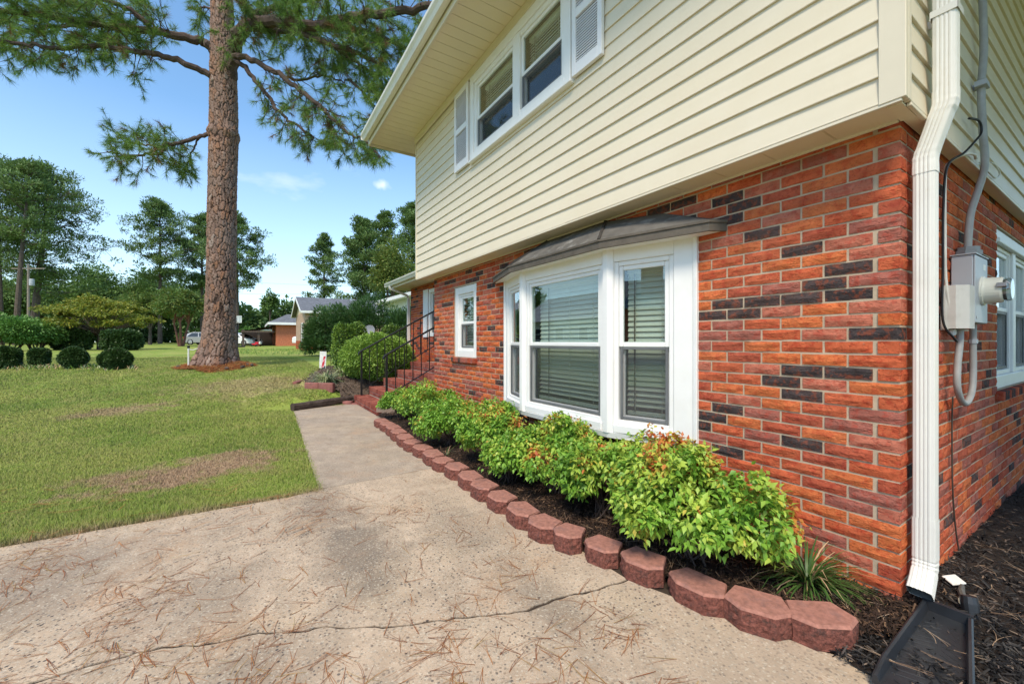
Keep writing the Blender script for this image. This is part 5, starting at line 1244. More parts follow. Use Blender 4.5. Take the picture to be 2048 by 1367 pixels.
for du in (-1, 0, 1):
    for dz in (-1, 0, 1):
        a, b_ = iu+du, iz+dz; J = jit[a % 30, (b_+20) % 400]; dd = np.hypot((a+J[..., 0]-wu/cu)*.85, (b_+J[..., 1]-wz/cz)*1.0)
        nf1 = np.minimum(f1, dd); f2 = np.minimum(np.maximum(f1, dd), f2); idp = np.where(dd < f1, J[..., 2], idp); f1 = nf1
cr_ = np.clip((f2-f1)/.15, 0, 1); disp = .034*cr_**.7*np.clip(rr/.3, .3, 1) + .016*(idp-.5)*cr_
nzv = .006*np.sin(Tg*23+Zg*31)*np.sin(Zg*47-Tg*9); flare = np.clip(1.6-(Zg-H(*TREE)), 0, 1.6)/1.6
R_ = rr - .040 + disp + nzv + flare**2*.05*np.sin(Tg*5+1)
knot = np.exp(-((Zg-7.05)**2)/.012)*.035*(1+.6*np.sin(Tg*4)); R_ = R_ + knot
lat = (cxp-1024)*MPP; CX = EYE[0]+TD*FW[0]+lat*RT[0]; CY = EYE[1]+TD*FW[1]+lat*RT[1]
V = np.stack([CX+R_*np.cos(Tg), CY+R_*np.sin(Tg), Zg], -1).reshape(-1, 3); nr = len(zs); id_ = np.arange(nr*na).reshape(nr, na)
Fq = np.stack([id_[:-1], np.roll(id_[:-1], -1, 1), np.roll(id_[1:], -1, 1), id_[1:]], -1).reshape(-1, 4)
t = NT('pine_bark').set(.92, .2)
aa = t.new('ShaderNodeAttribute', attribute_name='plate'); ab = t.new('ShaderNodeAttribute', attribute_name='crack')
c = t.ramp(aa.outputs['Fac'], [(0, (.20, .115, .085)), (.28, (.27, .18, .145)), (.48, (.31, .145, .075)), (.66, (.29, .20, .165)), (.84, (.34, .155, .08)), (1, (.37, .29, .25))])
c = t.mix(t.ramp(t.noise(1.0, 6, .72, t.scaled((34, 34, 13))), [(.42, 0.0), (.62, .8)]), c, (.13, .070, .05))
c = t.mix(t.ramp(t.noise(1.0, 5, .7, t.scaled((60, 60, 22))), [(.55, 0.0), (.7, .6)]), c, (.42, .36, .33))
c = t.mix(t.ramp(ab.outputs['Fac'], [(.25, 1.0), (.95, 0.0)]), c, (.032, .017, .012))
c = t.mix(t.ramp(t.noise(.9, 3), [(.4, 0.0), (.7, .4)]), c, (.20, .16, .14)); t.color(c); t.bump(t.noise(60, 5, .7), .7, .012); PBARK = t.m
npmesh('trunk', V, Fq, PBARK, parent=pine, attrs={'plate': idp.ravel(), 'crack': cr_.ravel()})
TUFT = []                                             # (position, direction, size, brown?)
def limb(P, r0, r1, dens, lmin, lmax, droop=.2, start=.25, name='limb', tufts=1.0, spread=1.0):
    pts = curve_pts([at(*p) for p in P], 7); m = len(pts); rs = [r0*MPP*(1-i/(m-1)) + r1*MPP*i/(m-1) for i in range(m)]
    pts = [p + Vector((random.gauss(0,.02), random.gauss(0,.02), random.gauss(0,.015)))*(0 if i < 3 else 1) for i, p in enumerate(pts)]
    b = MB(); b.tube(pts, rs, 9); total = sum((pts[i+1]-pts[i]).length for i in range(m-1)); nt = int(total*dens)
    for k in range(nt):
        u = start + (1-start)*(k+random.random())/nt; i = min(int(u*(m-1)), m-2); p = pts[i].lerp(pts[i+1], u*(m-1)-i); td = (pts[i+1]-pts[i]).normalized()
        side = Vector((random.gauss(0,1), random.gauss(0,1), random.gauss(0,.75)-droop)); side = (side - td*side.dot(td)).normalized(); dr = (td*random.uniform(.25,.9) + side*spread).normalized()
        L = random.uniform(lmin, lmax)*(1-.35*u); tw = [p]; q = p.copy()
        for s in range(5):
            dr = (dr + Vector((random.gauss(0,.16), random.gauss(0,.16), random.gauss(0,.14)-.06*droop+.03))).normalized(); q = q + dr*L/5; tw.append(q.copy())
            if s >= 1:
                for z in range(random.choice((0, 1, 1, 2))):
                    d2 = (dr + Vector((random.gauss(0,.6), random.gauss(0,.6), random.gauss(0,.45)))).normalized(); e = q + d2*random.uniform(.12,.38); b.tube([q, q.lerp(e,.5)+Vector((0,0,random.gauss(0,.02))), e], [.006,.005,.004], 4, cap=False)
                    if random.random() < tufts: TUFT.append((e, d2, random.uniform(.75,1.15), random.random() < .07))
        b.tube(tw, [max(.006, rs[i]*.38)]+[.010,.009,.007,.006,.004], 5, cap=False)
        if random.random() < tufts: TUFT.append((q, dr, random.uniform(.85,1.25), random.random() < .05))
    b.build(name, TWIGB, pine)
limb([(436,112,11.4),(405,84,11.3),(345,70,11.0),(290,60,10.8),(180,46,10.5),(60,28,10.2),(-60,15,10.0)], 9, 3.5, 13.8, .5, 1.25, .0, .32)
limb([(436,160,11.4),(400,140,11.2),(335,113,10.9),(285,104,10.7),(200,93,10.5),(110,94,10.3),(20,86,10.1),(-60,84,10.0)], 6.5, 2.5, 11.6, .45, 1.05, .2, .36)
limb([(300,50,10.8),(240,10,10.6),(150,-10,10.2),(40,-20,10.0)], 5, 2, 10.2, .5, 1.2, .3, .1)
limb([(260,55,11.3),(190,50,11.6),(100,55,11.9),(0,70,12.2)], 5, 2, 13.0, .5, 1.2, .1, .05)
limb([(436,262,11.4),(400,272,11.2),(362,286,11.1),(330,289,11.0),(322,308,11.0),(292,307,10.9),(250,312,10.8),(212,302,10.7)], 4.2, 1.4, 9.4, .35, .75, .1, .22)
limb([(330,300,11.0),(300,290,11.2),(262,285,11.4),(228,270,11.5)], 2, 1, 8.7, .3, .6, -.2, .1)
limb([(400,272,11.2),(385,300,11.3),(375,325,11.4),(362,345,11.5)], 1.8, .8, 7.2, .25, .5, .5, .35, spread=.7)
limb([(450,185,11.5),(460,135,11.45),(470,92,11.25),(482,64,11.0),(505,48,10.8),(560,44,10.4),(630,52,10.1),(700,34,9.8),(800,24,9.4),(880,8,9.1)], 15, 5, 12.3, .5, 1.15, .15, .30)
limb([(478,66,11.0),(512,30,11.3),(570,8,11.6),(660,-10,11.9),(760,-20,12.2)], 8, 3, 11.6, .5, 1.2, .3, .15)
limb([(500,52,10.8),(560,62,10.9),(610,62,10.9),(655,84,10.8),(705,120,10.7),(752,150,10.6)], 6, 2.2, 10.2, .4, .95, .3, .2)
limb([(560,44,10.4),(640,80,10.2),(710,105,10.0),(760,128,9.9),(795,165,9.8),(800,205,9.8)], 5, 1.8, 10.9, .4, .9, .4, .2)
limb([(640,55,10.1),(720,60,9.9),(790,85,9.8),(835,110,9.7)], 4.5, 2, 14.5, .4, .9, .2, .1)
limb([(462,112,11.3),(500,118,11.0),(560,150,10.6),(630,205,10.2),(662,232,10.1),(700,268,10.0),(730,275,9.9)], 6, 1.6, 7.2, .35, .85, .5, .2, tufts=.6)
limb([(462,114,11.3),(490,135,11.2),(530,185,11.0),(560,225,10.9),(598,253,10.8),(628,276,10.7)], 5.2, 1.4, 8.0, .35, .8, .6, .3, tufts=.65)
limb([(560,150,10.6),(600,160,10.7),(650,150,10.8),(690,165,10.9)], 3, 1.2, 10.2, .35, .8, .2, .1)
limb([(600,180,10.4),(640,215,10.6),(668,262,10.7),(690,310,10.8)], 2.4, 1, 9.4, .3, .6, .5, .1)
limb([(725,274,9.9),(740,290,9.9),(762,318,9.9)], 1.6, .8, 8.7, .2, .4, .4, .2)
limb([(700,160,10.2),(740,200,10.3),(762,240,10.3),(742,278,10.3)], 2.4, 1, 8.7, .3, .6, .5, .1)
limb([(446,60,11.4),(425,20,11.6),(405,15,11.8),(395,30,11.9)], 3, 1.2, 7.2, .25, .5, .3, .3)
for k in range(12):                                    # crown above the frame
    y0 = -40 - k*75; a = k*2.4; L = 4.2*(1-k/15); c, r = trunk_at(EYE[2]-(y0-683)*MPP); b0 = at(float(c), y0, TD); e = Vector((math.cos(a)*L, math.sin(a)*L, .4+.05*k))
    def px_of(v):
        d = depth(v.x, v.y); return (1024+FPX*((v.x-EYE[0])*RT[0]+(v.y-EYE[1])*RT[1])/d, 683-FPX*(v.z-EYE[2])/d, d)
    limb([px_of(b0), px_of(b0+e*.35), px_of(b0+e*.7+Vector((0,0,.3))), px_of(b0+e)], 7, 2, 5, .5, 1.2, .1, .35)
def needles(name, lst, mats, parent, per=50, L0=.20, w=.0032):
    n = len(lst); P = np.array([t_[0][:] for t_ in lst]); D = np.array([t_[1][:] for t_ in lst]); Sx = np.array([t_[2] for t_ in lst]); br = np.array([t_[3] for t_ in lst])
    P = np.repeat(P, per, 0); D = np.repeat(D, per, 0); Sx = np.repeat(Sx, per)[:, None]; N = len(P)
    off = RNG.random((N, 1)); d = D*(.15+.75*off) + unit(N)*.62 + np.array([0, 0, -.05]); d /= np.linalg.norm(d, axis=1)[:, None]
    B = P - D*(.14*(1-off))*Sx; L = L0*Sx*RNG.uniform(.75, 1.1, (N, 1)); s_ = np.cross(d, unit(N)); s_ /= np.linalg.norm(s_, axis=1)[:, None]; s_ *= w
    mid = B + d*L*.55 + np.array([0,0,-.01]); tip = B + d*L + np.array([0, 0, -1])*L*.12
    V = np.stack([B-s_*1.3, B+s_*1.3, tip], 1).reshape(-1, 3); F_ = np.arange(N*3).reshape(-1, 3)
    return npmesh(name, V, F_, mats, np.repeat(br.astype(int), per), parent, 'stuff')
needles('needles', TUFT, [NEED, NEEDB], pine)
print('tufts', len(TUFT))
b = MB()
for k in range(14):
    a = random.uniform(0, 6.28); r = random.uniform(.42, .85); x, y = TREE[0]+math.cos(a)*r+.1, TREE[1]+math.sin(a)*r*1.15; z = H(x, y)+.05
    pc = thing('pine_cone', (x, y, z), 'brown pine cone lying on the straw round the big pine', 'pine cone', 'pine cones round the trunk'); b = MB(); b.lathe([(.01,-.06),(.03,-.045),(.042,-.01),(.034,.03),(.015,.06),(0,.065)], (x, y, z), 9, (math.cos(a*3), math.sin(a*3), .2)); b.build('cone', BARKF, pc)

# ------------------------------------------------------------------ trees behind
def ground_at_(px, d): v = at(px, 690, d); return Vector((v.x, v.y, H(v.x, v.y)))
def far_pine(px, d, ytop, crown_px, label, seed, y0=.42, lean=0, tw=.34, n=34, mats=None, puff=50, base_px=None):
    rg = random.Random(seed); c = at(base_px or px, 690, d); z0 = H(c.x, c.y); e = at(px, ytop, d); Ht = e.z - z0; R = crown_px/2*d/FPX
    t = thing('pine_tree', (c.x, c.y, z0), label, 'tree', 'tall pines beyond the lawn'); b = MB()
    ax = lambda u: Vector((c.x+(e.x-c.x)*u**1.2 + .25*math.sin(u*5+seed)*u, c.y+(e.y-c.y)*u**1.2, z0-.2+Ht*u))
    b.tube([ax(k/12) for k in range(13)], [tw*(1-.85*k/12) for k in range(13)], 9); b.build('trunk', BARKF, t)
    b = MB(); PP = []
    for k in range(n):
        u = y0 + (1-y0)*(k+.5)/n; p = ax(u); prf = min(1.0, .25+1.5*(1-u)/(1-y0))*(.72+.28*math.sin(k*1.9+seed)) ; prf *= 1 if u > y0+.12 else .75
        a = k*2.399+seed; L = R*prf*rg.uniform(.75, 1.1); up = rg.uniform(.0, .45)+.25*(u-y0); pts = [p]; q = p.copy(); dr = Vector((math.cos(a), math.sin(a), up)).normalized()
        for s in range(5):
            dr = (dr + Vector((rg.gauss(0,.2), rg.gauss(0,.2), rg.gauss(.02,.13)))).normalized(); q = q + dr*L/5; pts.append(q.copy())
            if s >= 1:
                for z in range(2 if s < 4 else 4):
                    o = q + Vector((rg.gauss(0,.20)*L, rg.gauss(0,.20)*L, rg.gauss(.03,.11)*L)); PP.append((o, rg.uniform(.6, 1.3)*(.30+.078*R))); b.tube([q, o], [.03, .015], 3, cap=False)
        b.tube(pts, [tw*.3*(1-.8*u)+.03]+[.05,.04,.03,.025,.02], 5, cap=False)
    b.build('branches', BARKF, t)
    C = np.repeat(np.array([p[:] for p, r in PP]), puff, 0); r_ = np.repeat(np.array([r for p, r in PP]), puff)[:, None]; N = len(C); u = unit(N); P = C + u*r_*RNG.random((N,1))**.5*np.array([1,1,.62]); nd = u*.6+np.array([0,0,.55])+unit(N)*.5; nd /= np.linalg.norm(nd, axis=1)[:, None]
    L = .36*RNG.uniform(.6, 1.4, N)*(d/60)**.4; leaf_mesh('needles', P, nd, L, L*.34, mats or [NEEDF], None, t, .0, 'stuff', rich=False); return t
far_pine(-5, 52, 330, 190, 'pine trunk at the far left edge, its crown cut by the photo', 31, .45, n=30, base_px=2)
far_pine(58, 50, 322, 190, 'leaning pale pine trunk at far left beside the utility pole', 32, .55, n=26, base_px=32)
far_pine(100, 56, 345, 235, 'wide dark spreading pine behind the utility pole', 33, .30, n=52, tw=.5, base_px=66)
far_pine(320, 68, 404, 150, 'tall pine with a round top left of the big trunk', 34, .44, n=36)
far_pine(404, 74, 430, 115, 'pine half hidden right behind the big trunk', 35, .42, n=32)
far_pine(474, 66, 436, 160, 'pine with long bare lower limbs right of the big trunk', 36, .42, n=34)
far_pine(648, 72, 470, 92, 'slim sparse pine standing alone above the neighbour roof', 37, .36, n=26)
far_pine(728, 58, 440, 105, 'dense bushy pine right of the slim lone pine', 38, .25, n=46, puff=60)
far_pine(768, 64, 428, 110, 'tall dark pine partly behind the dense bushy pine', 39, .25, n=40)
far_pine(825, 54, 408, 130, 'dark pine cut by the corner of the siding', 40, .25, n=40)
def broadleaf(px, d, ytop, crown_px, label, seed, mats, n=9000, leaf=.28, trunk=.2, tbase=.25, flat=1.0, group='leafy trees beyond the lawn', name='leafy_tree', stems=1, bark=None, cat='tree', lobes=14):
    c = at(px, 690, d); z0 = H(c.x, c.y); zt = at(px, ytop, d).z; Ht = zt-z0; R = crown_px/2*d/FPX; t = thing(name, (c.x, c.y, z0), label, cat, group); rg = random.Random(seed)
    zc = z0+Ht*(tbase+(1-tbase)*.5); rz = Ht*(1-tbase)*.55
    P, N = lumpy(n, (c.x, c.y, zc), (R*1.05, R*1.05, rz*1.08), lobes*2, seed, .5, zmin=-1.1, lr=(.17, .36), lc=(.35, .80)); mi = np.random.default_rng(seed).integers(0, len(mats), len(P)); L = leaf*RNG.uniform(.6, 1.4, len(P)); N[:, 2] *= flat; leaf_mesh('foliage', P, N, L, L*.6, mats, mi, t, .25, 'stuff', rich=False)
    b = MB()
    for s in range(stems):
        a0 = s*2.1; bx, by = (c.x+math.cos(a0)*trunk*1.3, c.y+math.sin(a0)*trunk*1.3) if stems > 1 else (c.x, c.y)
        top = Vector((c.x+math.cos(a0)*R*.25*(stems > 1), c.y+math.sin(a0)*R*.25*(stems > 1), z0+Ht*(tbase+.15))); b.tube([(bx, by, z0-.2), Vector((bx, by, z0)).lerp(top, .5)+Vector((rg.gauss(0,.05)*Ht*.2, 0, 0)), top], [trunk*1.2, trunk*.85, trunk*.6], 8)
        for k in range(9 if stems == 1 else 4):
            a = k*2.4+a0; e = P[rg.randrange(len(P))]; e = top.lerp(Vector(e), .85); mdl = top.lerp(e, .5)+Vector((0,0,.06*Ht)); b.tube([top.lerp(Vector((bx,by,z0)), .12+.03*k), mdl, e], [trunk*.45, trunk*.28, .02], 6)
    b.build('trunk', bark or BARKF, t); return t
mc = ground_at_(200, 30); t = thing('maple_tree', mc, 'small spreading maple with yellow green leaves on the lawn', 'tree'); rg = random.Random(51); PP, NN, lim = [], [], MB()
lim.tube([(mc.x, mc.y, mc.z-.2), (mc.x+.05, mc.y, mc.z+.7), (mc.x-.05, mc.y+.05, mc.z+1.15)], [.20, .15, .13], 9)
for k in range(40):
    a = k*2.399; r = 3.3*math.sqrt((k+.5)/40); top_ = 3.65 - .26*r**1.45; zz_ = top_ if k % 3 else rg.uniform(1.75, max(1.8, top_-.5)); zz_ += rg.uniform(-.25, .25)
    c = Vector((mc.x+RT[0]*r*math.cos(a)+FW[0]*r*math.sin(a)*.8, mc.y+RT[1]*r*math.cos(a)+FW[1]*r*math.sin(a)*.8, mc.z+zz_)); q_ = rg.uniform(.6, 1.15)
    P, N = lumpy(int(430*q_), c, (.95*q_, .95*q_, .46*q_), 7, 300+k, .5, zmin=-1.1, lr=(.25,.5)); PP.append(P); NN.append(N)
    lim.tube([(mc.x, mc.y, mc.z+.8+.008*k), Vector((mc.x, mc.y, mc.z+1.0)).lerp(c, .5)+Vector((0,0,.1)), c], [.07, .04, .015], 6)
PP, NN = np.concatenate(PP), np.concatenate(NN); NN[:, 2] *= .4; L = .15*RNG.uniform(.6, 1.4, len(PP)); leaf_mesh('foliage', PP, NN, L, L*.6, [MAPLE], None, t, .25, 'stuff', rich=False); lim.build('trunk', BARKF, t)
broadleaf(362, 44, 572, 122, 'crape myrtle with smooth reddish stems left of the big pine', 52, [OAKY, OAK], 11000, .20, .11, .30, 1, None, 'crape_myrtle', 5, BARKR)
broadleaf(300, 55, 585, 110, 'olive green leafy tree behind the maple', 53, [OAKY, OAK], 9000, .26, .2)
broadleaf(782, 46, 466, 92, 'yellowish green leafy tree between the dark pines at right', 54, [OAKY, OAKY, OAK], 12000, .24, .2, .2)
for k, (px, d, yt, w) in enumerate(((-30, 62, 540, 190), (60, 66, 535, 190), (150, 72, 532, 180), (225, 80, 538, 160), (300, 86, 542, 160), (385, 84, 548, 150))):
    broadleaf(px, d, yt, w, ['dark leafy tree at the far left behind the laurel mass', 'dark leafy tree behind the utility pole', 'dark leafy tree above the left half of the maple', 'dark leafy tree above the right half of the maple', 'dark leafy tree below the round topped pine', 'dark leafy tree just left of the big trunk'][k], 60+k, [OAK], 11000, .36, .25, .08)
broadleaf(540, 62, 578, 34, 'thin leafy tree above the far brick house', 71, [OAK], 2600, .28, .12, .45)
broadleaf(525, 90, 612, 80, 'leafy tree beyond the far brick carport', 72, [OAK], 6000, .4, .2, .1)
broadleaf(577, 95, 610, 60, 'leafy tree showing between the far roofs', 73, [OAK], 5000, .4, .2, .1)
broadleaf(490, 58, 655, 36, 'bright green young tree behind the white car', 74, [LAUR], 3000, .22, .1, .15)
shrub_mass('laurel_shrub', 15, 26, (2.2, 2.2, 1.25), 'broad bright green laurel mass at the left edge', [LAUR], 12000, .17, 81, group='green laurel masses at the left edge')
shrub_mass('laurel_shrub', 72, 27, (1.25, 1.25, 1.05), 'broad bright green laurel mass beside the maple', [LAUR, OAK], 9000, .16, 82, group='green laurel masses at the left edge')
# woods that close the view
PP, NN = [], []
for k in range(46):
    px = -140 + k*26; d = 105 + 25*math.sin(k*2.3); c = at(px, 690, d); h = (13 + 2.2*math.sin(k*1.7))*(.62 if px > 420 else 1) ; P, N = lumpy(1900, (c.x, c.y, H(c.x, c.y)+h*.5), (4.6, 4.6, h*.58), 10, 90+k, .45, zmin=-1.2); PP.append(P); NN.append(N)
    P, N = lumpy(900, (c.x, c.y, H(c.x, c.y)+1.2), (4.2, 4.2, 2.4), 8, 190+k, .45, zmin=-1.2); PP.append(P); NN.append(N)
PP, NN = np.concatenate(PP), np.concatenate(NN); L = .75*RNG.uniform(.6, 1.4, len(PP)); tag(leaf_mesh('woods', PP, NN, L, L*.65, [FARW], None, None, .2, 'stuff', rich=False), 'dark green woods closing the view behind the far houses', 'woods', kind='stuff')
PP, NN = [], []
for k in range(30):                                    # trees on the far side of the houses, to the right, and across the street behind the camera
    a = rad(200 + k*5.2); r = 62 + 9*math.sin(k*2.1)
    c = Vector((EYE[0]+math.cos(a)*r, EYE[1]+math.sin(a)*r, 0))
    P, N = lumpy(900, (c.x, c.y, 4.5+2*math.sin(k*1.3)), (4.0, 4.0, 5.5+4*math.sin(k*1.3)), 14, 200+k, .5, zmin=-1.2, lr=(.15,.36), lc=(.3,.85)); 
    dd_ = depth(c.x, c.y)
    if dd_ > 0 and abs(((c.x-EYE[0])*RT[0]+(c.y-EYE[1])*RT[1])/dd_) < 1.55: continue
    PP.append(P); NN.append(N)
PP, NN = np.concatenate(PP), np.concatenate(NN); L = .9*RNG.uniform(.6, 1.4, len(PP)); tag(leaf_mesh('woods', PP, NN, L, L*.65, [FARW], None, None, .2, 'stuff', rich=False), 'dark green woods on the other side of the street', 'woods', kind='stuff')
# low weeds in front of the far houses and the untidy strip under the bushes
def weeds(name, n, fn, L, w, mats, label):
    V, F_, MI = [], [], []
    for i in range(n):
        x, y = fn(); z = H(x, y)-.02; a = random.uniform(0, 6.28); l = L*random.uniform(.4, 1.2); b_ = random.uniform(.1, .8); o = len(V)
        dx, dy = math.cos(a), math.sin(a); V += [(x-dy*w, y+dx*w, z), (x+dy*w, y-dx*w, z), (x+dx*l*b_*.4, y+dy*l*b_*.4, z+l*.7), (x+dx*l*b_, y+dy*l*b_, z+l*.95)]; F_ += [(o, o+1, o+2), (o+2, o+1, o+3)]; MI += [random.randrange(len(mats))]*2
    tag(npmesh(name, V, F_, mats, MI, None, 'stuff'), label, 'weeds', kind='stuff')
def wf1():
    v = at(random.uniform(480, 700), 690, random.uniform(19, 31)); return v.x, v.y
weeds('weeds', 1100, wf1, .13, .009, [LAUR, BOXL, LIRI], 'rough tufts of grass in front of the far houses and hedge')
def wf2():
    v = at(random.uniform(-20, 270), 735, random.gauss(11.6, .22)); return v.x, v.y
weeds('weeds', 1500, wf2, .13, .005, [LIRI, LIRV, DEADL, BOXL], 'untrimmed grass under the row of round bushes')

# ------------------------------------------------------------------ neighbouring houses
def pane_win(parent, Mx, x0, x1, z0, z1, shut=None):
    b = MB(Mx); frame4(b, x0, x1, z0, z1, .09, -.05, .03); f = b.build('window', TRIMW, parent); MB(Mx).box((x0+.08, -.02, z0+.08), (x1-.08, -.005, z1-.08)).build('pane', CARGL, f); MB(Mx).box((x0+.07, -.04, (z0+z1)/2-.03), (x1-.07, -.0205, (z0+z1)/2+.03)).build('rail', TRIMW, f)
    if shut:
        for a in (x0-.42, x1+.04): MB(Mx).bbox((a, -.04, z0), (a+.38, -.005, z1), .004).build('shutter', shut, parent)
BRW = M('shutter_brown', (.07, .05, .04), .7); TANW = M('tan_brick', (.46, .31, .22), .9, .15, 3)
n1 = thing('neighbour_house', (-33, 3, .6), 'grey roofed neighbour house with a front gable and shuttered window behind the hedge', 'house')
gx0, gx1, gy0, gy1, ze, zr = -36.2, -29.8, .55, 9.5, 3.32, 4.5
b = MB(); b.box((gx0, gy0, .2), (gx1, gy1, ze)); b.build('wall', TANW, n1)
brickwork('brickwork', n1, (gx1+.02, gy0), (0, 1, 0), 3.2, .5, 1.35); brickwork('brickwork', n1, (gx0, gy0-.02), (1, 0, 0), gx1-gx0, .5, 1.35)
gm = (gx0+gx1)/2; b = MB(); b.add([(gx0, gy0, ze), (gx1, gy0, ze), (gm, gy0, zr-.1), (gx0, gy0+.1, ze), (gx1, gy0+.1, ze), (gm, gy0+.1, zr-.1)], [(0,1,2), (5,4,3)]); b.build('gable', M('gable_cream', (.62, .47, .30), .7), n1)
for s, xe in ((1, gx1+.35), (-1, gx0-.35)):
    b = MB(); b.add([(gm, gy0-.3, zr), (xe, gy0-.3, ze-.06), (xe, gy1, ze-.06), (gm, gy1, zr), (gm, gy0-.3, zr+.06), (xe, gy0-.3, ze), (xe, gy1, ze), (gm, gy1, zr+.06)], [(0,1,2,3), (7,6,5,4), (0,4,5,1), (1,5,6,2)]); b.build('roof', SHING, n1)
    b = MB(); b.bar((gm, gy0-.32, zr-.03), (xe, gy0-.32, ze-.09), .03, .17); b.bar((xe+.02*s, gy0-.3, ze-.06), (xe+.02*s, gy1, ze-.06), .03, .15); b.build('fascia', TRIMW, n1)
pane_win(n1, Matrix(((0,-1,0,gx1),(1,0,0,gy0),(0,0,1,0),(0,0,0,1))), .62, 1.05, 1.45, 2.95, BRW)
pane_win(n1, Matrix.Translation((gx0, gy0, 0)), 4.2, 5.4, 1.3, 2.6, BRW)
n2 = thing('brick_ranch', (-54, 2, .7), 'far red brick ranch house with grey hip roof and dark carport', 'house')
rx, ry0, ry1 = -51, -.12, 3.6
RANB = BRICK('ranch_brick', (.56, .19, .10), (.40, .10, .06), .5)
b = MB(); b.box((rx-9, ry0, .3), (rx, ry1, 3.35)); b.build('wall', RANB, n2); 
pane_win(n2, Matrix(((0,-1,0,rx+.03),(1,0,0,ry0),(0,0,1,0),(0,0,0,1))), 2.6, 3.35, 1.75, 2.9)
b = MB(); oz = 3.38; P = [(rx+.6, ry0-.75, oz), (rx+.6, ry1+5, oz), (rx-9.6, ry1+5, oz), (rx-9.6, ry0-.75, oz), (rx-2.2, ry0+1.2, 4.45), (rx-2.2, ry1+3, 4.45)]
b.add(P, [(0,1,5,4), (3,0,4), (1,2,5), (2,3,4,5), (3,2,1,0)]); b.build('roof', SHING, n2)
MB().box((rx+.6, ry0-.78, oz-.24), (rx+.64, ry1+5, oz+.02)).box((rx-9.6, ry0-.79, oz-.24), (rx+.6, ry0-.75, oz+.02)).build('fascia', TRIMW, n2)
b = MB(); b.add([(rx-.3, ry0-.1, 3.05), (rx-7, ry0-.1, 3.05), (rx-7, ry0-3.2, 2.45), (rx-.3, ry0-3.2, 2.45)], [(0,1,2,3)]); b.add([(rx-.3, ry0-.1, 2.93), (rx-7, ry0-.1, 2.93), (rx-7, ry0-3.2, 2.33), (rx-.3, ry0-3.2, 2.33)], [(3,2,1,0)])
b.box((rx-.32, ry0-3.2, 2.30), (rx-.28, ry0-.1, 2.47)); b.build('carport_roof', SHINGB, n2)
for yy in (ry0-3.0, ry0-1.6): MB().bar((rx-.5, yy, .4), (rx-.5, yy, 2.6), .2).build('carport_post', SHINGB, n2)
MB().box((rx-8, ry0-3.0, .4), (rx-7.8, ry0, 2.6)).build('carport_wall', M('carport_wall', (.04, .03, .025), .9), n2)
c = at(508, 665, 60); n3 = thing('white_shed', (c.x, c.y, .9), 'low white roofed carport shed beyond the dark carport', 'shed')
M3 = Matrix(((RT[0], -FW[0]*-1, 0, c.x), (RT[1], FW[1], 0, c.y), (0,0,1,0), (0,0,0,1))); zz0 = H(c.x, c.y)
b = MB(M3); b.add([(-2.2,-1.5,zz0+1.25),(1.7,-1.5,zz0+2.0),(1.7,2.5,zz0+2.0),(-2.2,2.5,zz0+1.25),(-2.2,-1.5,zz0+1.38),(1.7,-1.5,zz0+2.15),(1.7,2.5,zz0+2.15),(-2.2,2.5,zz0+1.38)], [(3,2,1,0),(4,5,6,7),(0,1,5,4),(1,2,6,5),(2,3,7,6),(3,0,4,7)]); b.build('roof', TRIMW, n3)
b = MB(M3); b.box((-1.9,2.2,zz0),(1.6,2.4,zz0+1.6)); b.build('wall', M('shed_wall', (.10,.10,.11), .8), n3)
for k, xx in enumerate((-1.8, -.2, 1.5)): b = MB(M3); b.box((xx,-1.4,zz0-.1),(xx+.1,-1.3,zz0+1.35+.19*(xx+1.9)/1)); b.build('post', TRIMW, n3)
n4 = thing('white_outbuilding', (-17, 6, .7), 'white walled building with a low white roof edge showing above the hedge', 'shed')
a0, a1, a2 = at(752, 600, 23), at(845, 578, 21.5), at(845, 578, 27)
b = MB(); q0, q1 = at(768, 690, 23.4), at(850, 690, 22.2); dq = (q1-q0); nn_ = Vector((FW[0], FW[1], 0)); b.add([(q0.x,q0.y,.5),(q1.x,q1.y,.5),(q1.x,q1.y,3.9),(q0.x,q0.y,3.4),*(tuple(Vector((p.x,p.y,z))+nn_*4) for p, z in ((q0,.5),(q1,.5),(q1,3.9),(q0,3.4)))], [(0,1,2,3),(4,7,6,5),(0,3,7,4),(1,5,6,2),(3,2,6,7)]); b.build('wall', TRIMW, n4)
b = MB(); e0, e1 = at(752, 602, 22.6), at(850, 575, 21.6); b.prism([(-.02,-.16),(.6,-.16),(5,.5),(5,.62),(-.02,.02)], e0, e1, nn_, (0,0,1)); b.build('roof', TRIMW, n4)
# house across the street: only its reflection shows in the bay panes
n5 = thing('street_house', (-26, -24, .6), 'pale house across the street with a gable roof and brick chimney', 'house')
b = MB(); b.box((-37,-31,.2),(-21,-23,3.4)); b.build('wall', M('pale_wall', (.55,.53,.50), .7), n5)
b = MB(); b.add([(-37.5,-22.4,3.3),(-20.5,-22.4,3.3),(-20.5,-31.6,3.3),(-37.5,-31.6,3.3),(-37.5,-27,6.2),(-20.5,-27,6.2)], [(0,1,5,4),(2,3,4,5),(1,2,5),(3,0,4),(3,2,1,0)]); b.build('roof', M('pale_roof', (.40,.39,.39), .9, .2, 4), n5)
for k in range(4): pane_win(n5, Matrix(((-1,0,0,-23-k*3.4),(0,-1,0,-23),(0,0,1,0),(0,0,0,1))), 0, 1.3, 1.4, 2.7)
n6 = thing('street_house', (0, -24, .6), 'brick house across the street with a tall chimney', 'house')
MB().box((-5,-31,.0),(9,-23,3.4)).build('wall', MBR[5], n6)
